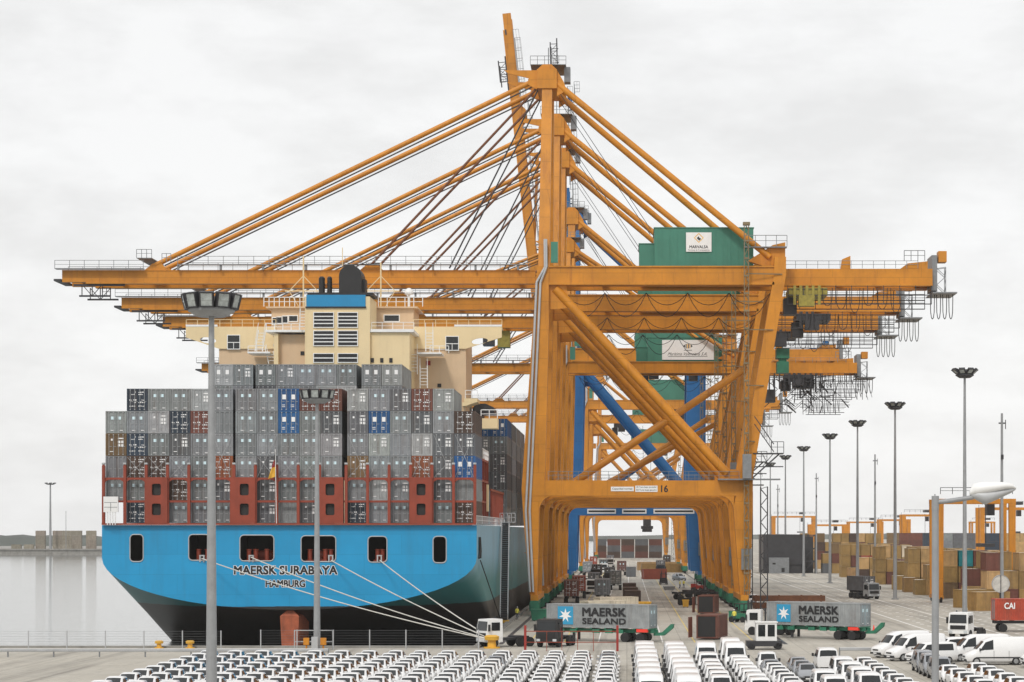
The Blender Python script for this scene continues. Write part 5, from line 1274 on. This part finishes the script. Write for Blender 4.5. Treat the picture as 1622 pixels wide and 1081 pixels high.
# fence and guardrail at the basin edge, red barrier
def fence(label, posts, y, hgt):
    t = thing('chain_link_fence', label, 'fence', (0, y, 0))
    me = MB(); me.tube((0, 0, 0), (0, 0, hgt), .06, n=8); me = me.mesh('post', M['pale_steel'])
    for x in posts: put('post', me, t, (x, 0, 0))
    m = MB(); x0, x1 = min(posts), max(posts)
    for k in range(8): z = .12 + (hgt - .2) * k / 7; m.beam((x0, .07, z), (x1, .07, z), .014)
    m.build('wire', M['steel'], t)
fence('wire fence along the basin edge on the seaward side', [px(-16 + 61 * k, 224) for k in range(7)], 224, 2.0)
fence('wire fence along the basin edge under the ship stern', [px(413 + 57.5 * k, 225) for k in range(7)], 225, 2.05)
def guardrail(label, a, b, y, rz=0):
    t = thing('guardrail', label, 'guardrail', (0, y, 0)); m = MB(); pts = [(0, .5), (-.05, .56), (-.05, .62), (0, .66), (-.05, .70), (-.05, .76), (0, .82)]
    m.loft([[(x, yy - .08, z) for yy, z in pts] for x in (a, b)], smooth=False); m.build('rail', M['pale_steel'], t); me = MB(); me.box(-.06, .06, -.06, .06, 0, .8); me = me.mesh('post', M['steel']); n = int((b - a) / 4)
    for k in range(n + 1): put('post', me, t, (a + (b - a) * k / n, .02, 0))
guardrail('steel guardrail at the back of the empty concrete', px(-60, 212), px(520, 212), 212)
guardrail('steel guardrail behind the turned vans and minibus', px(1330, 214), px(1470, 214), 214)
t = thing('pipe_barrier', 'white pipe barrier round the floodlight mast at the basin edge', 'barrier', (px(496, 225.6), 225.6, 0)); m = MB()
for x in (-1.9, 2.0): m.beam((x, 0, 0), (x, 0, 2.0), .1)
for z in (1.95, .8): m.beam((-1.9, 0, z), (2.0, 0, z), .09)
m.build('pipe', M['pale_steel'], t)
t = thing('red_barrier', 'red post and rail barrier in front of the dark blue truck', 'barrier', (0, 222.5, 0)); m = MB()
for p, z in ((832, 2.6), (978, 2.6)): m.box(px(p, 222.5) - .12, px(p, 222.5) + .12, -.12, .12, 0, z)
m.build('post', M['red'], t); m = MB()
for z in (.9, 2.0): m.beam((px(832, 222.5), 0, z), (px(978, 222.5), 0, z), .08)
for p in (866, 890, 915, 940): m.beam((px(p, 222.5), 0, 0), (px(p, 222.5), 0, 2.0), .06)
m.build('rail', M['red_paint'], t)
t = thing('traffic_cone', 'small red cone on the road past the second long container', 'cone', (px(1384, 262), 262, 0)); m = MB(); m.box(-.25, .25, -.25, .25, 0, .06); m.tube((0, 0, .06), (0, 0, .95), .2, .04, 12); m.build('cone', M['bright_red'], t)

# ------------------------------------------------------------------ lamps
def floodmast(label, x, y, h, r0, crown=1.55, small=False, grp='tall floodlight masts'):
    t = thing('floodlight_mast', label, 'floodlight mast', (x, y, 0), 0, grp); m = MB()
    m.tube((0, 0, 0), (0, 0, h - 1.0), r0, r0 * .45, 16); m.tube((0, 0, 0), (0, 0, .25), r0 * 1.8, n=16); m.build('pole', M['mast'], t)
    m = MB(); m.tube((0, 0, h - 1.25), (0, 0, h - .95), crown * .55, crown * .86, 20); m.tube((0, 0, h - .95), (0, 0, h - .82), crown * .9, n=20)
    m.tube((0, 0, h - .8), (0, 0, h - .2), .2, n=10)
    for k in range(8):
        a = 2 * math.pi * (k + .5) / 8; m.beam((0, 0, h - .85), (crown * math.cos(a), crown * math.sin(a), h - .4), .1); m.box(crown * .4 * math.cos(a) - .12, crown * .4 * math.cos(a) + .12, crown * .4 * math.sin(a) - .12, crown * .4 * math.sin(a) + .12, h - .8, h - .5)
    m.build('crown_ring', M['mast' if not small else 'dark_steel'], t)
    if not FLOOD:
        m = MB(); m.box(-.42, .42, -.05, .22, -.46, .46); m.hexa([(-.2, .22, -.25), (.2, .22, -.25), (.2, .42, -.15), (-.2, .42, -.15), (-.2, .22, .25), (.2, .22, .25), (.2, .42, .15), (-.2, .42, .15)])
        for x0, x1, z0, z1 in ((-.42, -.34, -.46, .46), (.34, .42, -.46, .46), (-.339, .339, .38, .46), (-.339, .339, -.46, -.38)): m.box(x0, x1, -.14, -.052, z0, z1)
        FLOOD.append(m.mesh('floodlight', M['dark_steel'])); m = MB(); m.box(-.338, .338, -.1, -.06, -.378, .378); m.box(-.33, .33, -.125, -.1, -.03, .03); FLOOD.append(m.mesh('lens', M['lens']))
    nl = 8 if small else 10
    for k in range(nl):
        a = 2 * math.pi * (k + .5) / nl
        o = put('floodlight', FLOOD[0], t, (crown * math.cos(a), crown * math.sin(a), h - .35)); o.rotation_euler = (R(14 if not small else 50), 0, a + math.pi / 2)
        put('lens', FLOOD[1], o)
    return t
FLOOD = []
floodmast('thickest floodlight mast, rising from the lot in front of the ship stern', px(335, 133), 133, 26.2, .36, grp='floodlight masts beside the ship')
floodmast('floodlight mast behind the car rows with orange boxes at its foot', px(501, 222), 222.5, 26.2, .36, grp='floodlight masts beside the ship')
t = thing('cabinet', 'grey switch box with orange lamps at the foot of the floodlight mast', 'cabinet', (px(499, 221.3), 221.2, 0)); m = MB(); m.box(-.32, .32, -.25, .25, .3, 1.5); m.box(-1, 1, -.2, .2, 0, .29); m.build('box', M['pale_steel'], t)
for x in (-.85, .85):
    m = MB(); m.box(x - .28, x + .28, -.22, .22, .7, 1.4); m.tube((x, 0, .29), (x, 0, .7), .1, n=8); m.build('lamp', M['orange'], t)
for k, (p, y) in enumerate(((1525, 312), (1419, 393), (1358.5, 457), (1313, 519), (1274, 596), (1245, 665), (1223, 735))):
    floodmast(f'slender floodlight mast along the striped road, {ordn(k)} counted from the street lamp', 47.7, y, 35, .36, 1.45, True, 'floodlight masts along the striped road')
for k, (p, y, top) in enumerate(((1587, 336, 655), (1386, 512, 720), (1293, 640, 750), (1232, 700, 768), (1205, 800, 745))):
    t = thing('aerial_pole', f'thin dark pole without lamps among the yard containers, {ordn(k)} counted from the street lamp', 'pole', (px(p, y), y, 0), 0, 'thin aerial poles in the yard'); z = pz(top, y); m = MB(); m.tube((0, 0, 0), (0, 0, z), .3, .17, 10); m.build('pole', M['mast'], t)
    m = MB(); m.box(-.5, .5, -.1, .1, z - 1.6, z - 1.4); m.box(.501, .6, -.1, .1, z - 2.4, z - 1.0); m.build('bracket', M['dark_steel'], t); m = MB(); m.box(-.2, .2, -.45, -.2, z - 7, z - 6.3); m.build('box', M['dark_steel'], t)
YL = 45.0
t = thing('street_lamp', 'close grey street lamp with a white cobra head above the yard', 'street lamp', (px(1481.5, YL), YL, 0)); zt = pz(789, YL)
m = MB(); m.tube((0, 0, 0), (0, 0, zt), .085, .07, 14); m.tube((0, 0, zt - .25), (0, 0, zt + .04), .075, n=14); m.tube((0, 0, 0), (0, 0, 1.2), .12, .1, 14); m.build('pole', M['mast'], t)
m = MB(); q = 1 / F * YL; m.path([(0, 0, pz(796, YL)), (24 * q, 0, pz(793.5, YL)), (60 * q, 0, pz(788, YL))], .05, 10); m.build('arm', M['mast'], t)
def lamphead(rows, name, mt):
    m = MB(); rg = []
    for xx, zc, hw, hz_ in rows:
        rg.append([((xx - 1481.5) * q, hw * math.cos(2 * math.pi * k / 18), pz(zc, YL) + hz_ * math.sin(2 * math.pi * k / 18)) for k in range(18)])
    m.loft(rg, closed=True, caps=True); m.build(name, mt, t)
lamphead([(1536, 781, .06, 4 * q), (1542, 776, .13, 9.5 * q), (1556, 774, .17, 10.5 * q), (1575, 772, .19, 8.5 * q), (1592, 770, .18, 6 * q), (1603, 770.5, .12, 4.5 * q), (1609, 773.5, .05, 2 * q)], 'canopy', M['white'])
lamphead([(1537, 784, .05, 2.5 * q), (1548, 785, .12, 8.5 * q), (1560, 788, .15, 12 * q), (1570, 786, .15, 10 * q), (1585, 782, .14, 7 * q), (1602, 777, .09, 4 * q), (1609, 774.5, .03, 1.2 * q)], 'lamp_body', M['pale_steel'])

# ------------------------------------------------------------------ container yard, gantries, sheds beyond the striped road
YB = {}; BULK = []
def yard_box(col_, label, loc, Lg=6.06, rz=0., grp='containers in the yard stacks'):
    if Lg not in YB:
        mb = container_body(Lg, roofmat=True)
        for s in (-1, 1):
            x0, x1 = (-1.05, -.015) if s < 0 else (.015, 1.05); mb.box(x0, x1, .07, .1, .17, CHT - .15)
            for x in (x0 + .22, x1 - .22): mb.box(x - .03, x + .03, .03, .069, .1, CHT - .1)
        mb.v = [(x, y, z * 1.113) for x, y, z in mb.v]; YB[Lg] = mb.mesh('shipping_container', [M['box'], M['roof']])
    o = put('shipping_container', YB[Lg], None, loc, jit(COLS[col_][0], .16)); o.rotation_euler = (0, 0, rz); return tag(o, label, 'container', grp)
M['roof'] = mat('dusty_container_roof', (.60, .56, .48), .8, var=.15, scale=.5)
random.seed(33)
pool = ['yard'] * 22 + ['tan'] * 5 + ['brown'] * 3 + ['rust', 'dgray', 'dbrown', 'brown', 'cream', 'dbrown', 'ochre', 'ochre', 'ochre']
yrows = [(352, 3, 58.5, 4), (371, 3, 58.2, 3), (398, 3, 58.4, 5), (418, 3, 58, 3), (446, 3, 58, 5), (470, 3, 58.5, 4), (505, 3, 58, 5), (540, 3, 58, 5), (585, 3, 58, 7), (640, 3, 58, 8), (720, 4, 58, 10)]
for ri, (y, tiers, x0, n) in enumerate(yrows):
    rs = random.Random(ri * 71 + 5)
    for i in range(n):
        hgt = tiers - (1 if rs.random() < .28 else 0) if i else tiers - (1 if ri % 2 else 0)
        for k in range(hgt):
            c = rs.choice(pool)
            if (ri, i, k) == (2, 1, 2): c = 'teal'
            if ri >= 7: BULK.append((c, (x0 + i * 2.62, y, .02 + k * 2.9), 6.06, 0)); continue
            yard_box(c, f'{COLS[c][1]} yard container, {ordn(k)} tier, {ordn(i)} stack from the striped road, {ordn(ri)} yard row', (x0 + i * 2.62 + random.uniform(-.05, .05), y + random.uniform(-.2, .2), .02 + k * 2.9))
for k, (p, y, c, rz, l, lg) in enumerate(((1540, 336, 'yard', -65, 'ochre container standing alone in front of the yard by the round disc', 6.06), (1517, 350, 'yard', -62, 'ochre container standing behind the round disc group, second of the loose ones', 6.06),
     (1460, 420, 'yard', -3, 'single ochre container on the ground at the yard edge', 6.06), (1442, 440, 'yard', -3, 'second single ochre container at the yard edge', 6.06), (1424, 458, 'yard', -4, 'third single ochre container at the yard edge', 6.06),
     (1345, 565, 'tan', -70, 'pale tan container lying across behind the grey truck', 12.19), (1304, 655, 'yard', -60, 'small ochre container near the dark shed', 6.06))):
    yard_box(c, l, (px(p, y), y, .02), lg, R(rz), 'loose containers in front of the yard')
for k, (p, y, tr, c) in enumerate(((1425, 900, 4, 'brown'), (1462, 860, 4, 'navy'), (1480, 830, 4, 'gray'), (1510, 800, 4, 'dgray'), (1405, 980, 4, 'ochre'), (1560, 760, 4, 'navy'), (1590, 740, 4, 'tan'), (1450, 1010, 4, 'gray'))):
    for j in range(2):
        yard_box(c, f'{COLS[c][1]} container rising over the yard stacks, {"upper" if j else "lower"} of the {ordn(k)} high pair', (px(p, y), y, .02 + (tr - 2 + j) * 2.9), 12.19, R(-88), 'high containers far back in the yard')
# support stacks under them
for k, (p, y) in enumerate(((1425, 900), (1462, 860), (1480, 830), (1510, 800), (1405, 980), (1560, 760), (1590, 740), (1450, 1010))):
    for j in range(2): BULK.append(('tan', (px(p, y), y, .02 + j * 2.9), 12.19, R(-88)))
# every container beyond the nearest three hundred: one mass
def build_bulk():
    cs = sorted({b[0] for b in BULK}); mats = [mat('far_container_' + COLS[c][1].replace(' ', '_'), COLS[c][0], .55, var=.25, scale=.25) for c in cs] + [M['roof']]; mb = MB()
    for c, loc, Lg, rz in BULK:
        if Lg not in YB: yard_box('tan', 'x', (0, 0, 0), Lg)
        me = YB[Lg]; mx_ = Matrix.Translation(loc) @ Matrix.Rotation(rz, 4, 'Z'); o = len(mb.v); mb.v += [tuple(mx_ @ v.co) for v in me.vertices]
        for p in me.polygons: mb.f.append([o + q for q in p.vertices]); mb.sm.append(False); mb.mi.append(len(cs) if p.material_index else cs.index(c))
    o = mb.build('far_container_stacks', mats); o['kind'] = 'stuff'; o['label'] = 'mass of mixed containers stacked in the far rows of the yard'; o['category'] = 'containers'
def rtg(label, p0, p1, ytop, Y, leg=1.1, paint='orange', depth=9):
    x0, x1 = px(p0, Y), px(p1, Y); zt = pz(ytop, Y); t = thing('yard_gantry', label, 'gantry crane', ((x0 + x1) / 2, Y, 0), 0, 'orange yard gantries'); w = (x1 - x0) / 2
    for yy in (0, depth):
        for s in (-1, 1):
            m = MB(); m.hexa([(s * w - leg / 2, yy - leg / 2, 1.2), (s * w + leg / 2, yy - leg / 2, 1.2), (s * w + leg / 2, yy + leg / 2, 1.2), (s * w - leg / 2, yy + leg / 2, 1.2), (s * w - leg * .6, yy - leg / 2, zt - 1.6), (s * w + leg * .6, yy - leg / 2, zt - 1.6), (s * w + leg * .6, yy + leg / 2, zt - 1.6), (s * w - leg * .6, yy + leg / 2, zt - 1.6)]); m.build('leg', M[paint], t)
        m = MB(); m.box(-w - leg * .62, w + leg * .62, yy - .5, yy + .5, zt - 1.599, zt - .8); m.build('beam', M['rail_rust' if depth < 9 else paint], t)
    m = MB(); 
    for s in (-1, 1): m.box(s * w - .4, s * w + .4, -1.5, depth + 1.5, .6, 1.199)
    m.build('sill_beam', M[paint], t)
    wh = MB(); wh.tube((-.2, 0, .6), (.2, 0, .6), .6, n=12); me = wh.mesh('wheel', M['tyre'])
    for s in (-1, 1):
        for yy in (-1, depth + 1): put('wheel', me, t, (s * w, yy, 0))
    m = MB(); m.box(w * .3, w * .3 + 2.2, 1, depth - 1, zt + .05, zt + 1.0); m.box(w * .35, w * .35 + 1.3, 1.5, 4, zt - 3.6, zt - 1.7); m.build('trolley', M['dark_steel'], t)
    m = MB(); railing(m, (-w, -.5, zt), (w, -.5, zt), 1.1, 2, .1); m.beam((-w - leg, -.6, 3), (-w - leg, -.6, zt), .12); m.build('railing', M['dark_steel'], t)
    m = MB(); m.box(w * .2, w * .2 + 2.4, 2, 8, zt - 9, zt - 8.4); m.tube((w * .2 + 1.2, 5, zt - 8.4), (w * .2 + 1.2, 5, zt - .5), .08, n=5); m.build('spreader', M['dark_steel'], t)
rtg('big orange yard gantry behind the street lamp head', 1489, 1603, 783, 376, .95)
rtg('orange yard gantry whose leg stands beside the dark shed', 1285, 1340, 828, 980, 1.6)
rtg('orange yard gantry above the dark shed roof', 1226, 1290, 815, 1080, 1.3)
rtg('grey orange yard gantry beyond the middle of the yard', 1345, 1398, 824, 1150, .8)
rtg('orange yard gantry left of the slim lamp masts by the second mast', 1395, 1440, 820, 1000, 1.2); rtg('orange yard gantry standing just beside the street lamp pole', 1432, 1484, 812, 900, 1.2)
rtg('farthest thin yard gantry seen past the street lamp arm', 1540, 1575, 824, 1150, .8); rtg('orange yard gantry at the photo edge beyond the big one', 1556, 1640, 800, 700, 1.2)
t = thing('shed', 'dark grey open shed with lattice end beside the striped road', 'shed', (0, 640, 0)); x0, x1 = px(1209, 640), px(1271, 640); x2 = px(1291, 640); z1 = pz(847, 640)
m = MB(); m.box(x0, x1, 0, 22, 2.6, z1); m.box(x0, x1, .4, 22, 0, 2.599); m.build('wall', M['dark_steel'], t)
m = MB(); m.box(x0 + 1.6, x0 + 7.4, -1.2, -.02, 0, 4.6); m.build('annex', M['steel'], t)
m = MB(); m.box(x0 + 2.6, x0 + 3.5, -1.23, -1.202, 2.6, 3.1); m.box(x0 + 5.2, x0 + 6.1, -1.23, -1.202, .4, 1.6); m.build('opening', M['black'], t)
m = MB()
for yy in (0, 22):
    for x in (x1 + .1, x2): m.beam((x, yy, 0), (x, yy, z1), .35)
    for z in (z1, z1 * .66, z1 * .33): m.beam((x1, yy, z - .2), (x2, yy, z - .2), .3)
    for k in range(3): m.beam((x1, yy, z1 * k / 3), (x2, yy, z1 * (k + 1) / 3), .22)
m.box(x1 + .01, x2, 6, 22, 0, z1 - .5); m.build('lattice_frame', M['dark_steel'], t)
t = thing('round_sign', 'round white disc with a dark upright bar on a pole above the red container', 'sign', (px(1585, 282), 282, 0)); m = MB(); zc = pz(925, 282); m.tube((0, -.1, zc), (0, .1, zc), 1.15, n=24); m.build('disc', M['disc'], t)
m = MB(); m.beam((0, -.13, zc - 1.15), (0, -.13, zc + 1.15), .08); m.tube((0, .2, 0), (0, .2, zc + 1), .12, n=8); m.build('post', M['dark_steel'], t)
m = MB()
for k in range(24):
    a, b = 2 * math.pi * k / 24, 2 * math.pi * (k + 1) / 24; m.beam((1.12 * math.cos(a), -.12, zc + 1.12 * math.sin(a)), (1.12 * math.cos(b), -.12, zc + 1.12 * math.sin(b)), .1, .06)
m.build('ring', M['rim'], t)
# far stacks at the end of the quay and on the far quay across the basin
for k in range(5):
    for j in range(3):
        c = ('brown', 'dbrown', 'dgray')[(k + j) % 3]; BULK.append((c, (px(940, 1020) + k * 6.4, 1020, .02 + j * 2.9), 6.06, R(-90)))
for a, b, nm in ((57, 78, 'lone'), (84, 98, 'seaward'), (99, 136, 'middle'), (137, 157, 'ship side')):
    x0, x1 = px(a, 1400), px(b, 1400); n = max(1, round((x1 - x0) / 6.2))
    for i in range(n):
        for j in range(4): yard_box('far', f'weathered tan far quay container, {ordn(j)} tier of the {ordn(i)} stack in the {nm} block', (x0 + i * 6.2, 1400, 1.25 + j * 2.9), 6.06, R(-90), 'containers on the far quay')
for k, x in enumerate((px(20, 1400), px(40, 1400))): yard_box('far', f'low weathered tan container alone on the far quay, {ordn(k)} from the photo edge', (x, 1398, 1.25), 6.06, R(-90), 'containers on the far quay')
floodmast('distant floodlight mast on the far quay', px(85, 1400), 1392, 43, .9, 3.2, True, 'distant masts on the far quay')
t = thing('aerial_pole', 'thin distant pole on the far quay', 'pole', (px(107, 1400), 1396, 1.2)); m = MB(); m.tube((0, 0, 0), (0, 0, 24), .22, .15, 8); m.build('pole', M['mast'], t)

build_bulk()
# ------------------------------------------------------------------ dock workers: one skinned body each
def person(label, loc, rz, pose=0):
    me = bpy.data.meshes.new('body'); J = [(0, 0, .95), (0, 0, 1.2), (0, 0, 1.42), (0, 0, 1.52), (0, -.02, 1.66), (-.2, 0, 1.42), (-.27, -.03, 1.15), (-.25, -.14 - .1 * pose, .92), (.2, 0, 1.42), (.27, -.02, 1.15), (.26, -.12, .92), (-.1, 0, .9), (-.12, -.05 - .1 * pose, .5), (-.12, .02, .07), (-.12, -.16, .04), (.1, 0, .9), (.12, .02 + .1 * pose, .5), (.12, .06 + .12 * pose, .07), (.12, -.1 + .12 * pose, .04)]
    E = [(0, 1), (1, 2), (2, 3), (3, 4), (2, 5), (5, 6), (6, 7), (2, 8), (8, 9), (9, 10), (0, 11), (11, 12), (12, 13), (13, 14), (0, 15), (15, 16), (16, 17), (17, 18)]
    rr = [.14, .15, .16, .06, .1, .08, .055, .04, .08, .055, .04, .1, .07, .05, .045, .1, .07, .05, .045]
    me.from_pydata(J, E, []); o = bpy.data.objects.new('tmp', me); COL.objects.link(o); md = o.modifiers.new('s', 'SKIN')
    for i, r in enumerate(rr): me.skin_vertices[0].data[i].radius = (r, r * .8)
    me.skin_vertices[0].data[0].use_root = True; o.modifiers.new('u', 'SUBSURF').levels = 1
    dg = bpy.context.evaluated_depsgraph_get(); dg.update(); m2 = bpy.data.meshes.new_from_object(o.evaluated_get(dg)); bpy.data.objects.remove(o)
    m2.materials.clear()
    for k in ('hivis', 'cloth', 'skin'): m2.materials.append(M[k])
    for p in m2.polygons:
        z = p.center.z; p.use_smooth = True; p.material_index = 1 if z < .93 else (2 if z > 1.52 or (z < 1.0 and abs(p.center.x) > .2) else 0)
    m2.name = 'body'; t = thing('person', label, 'person', loc, rz, 'dock workers'); put('body', m2, t)
    m = MB(); rg = []
    for k in range(5):
        a = math.pi / 2 * k / 4.02; rg.append([(.115 * math.cos(a) * math.cos(2 * math.pi * i / 12), -.02 + .13 * math.cos(a) * math.sin(2 * math.pi * i / 12), 1.7 + .1 * math.sin(a)) for i in range(13)])
    m.loft(rg); m.build('helmet', M['white'], t)
person('dock worker in a yellow jacket beside the foot of the gangway', (px(819, 302), 302, 0), R(20)); person('dock worker in a yellow jacket walking in the middle of the crane lanes', (px(1077, 470), 470, 0), R(70), 1)
person('second dock worker standing close beside the walking one', (px(1083, 472), 472, 0), R(-40)); person('dock worker in a yellow jacket next to the green forklift', (px(1163, 292), 292, 0), R(-20), 1)

# ------------------------------------------------------------------ light sea haze over the whole port
hm = bpy.data.materials.new('sea_haze'); hm.use_nodes = True; t_ = hm.node_tree; t_.nodes.clear(); pv = N(t_, 'ShaderNodeVolumePrincipled'); pv.inputs['Color'].default_value = (.98, .98, .985, 1); pv.inputs['Density'].default_value = HAZE; pv.inputs['Anisotropy'].default_value = .2
ou = N(t_, 'ShaderNodeOutputMaterial'); t_.links.new(pv.outputs[0], ou.inputs['Volume'])
m = MB(); m.box(-6100, 4100, -80, 4800, -14, 130); o = m.build('haze', hm); o['kind'] = 'stuff'
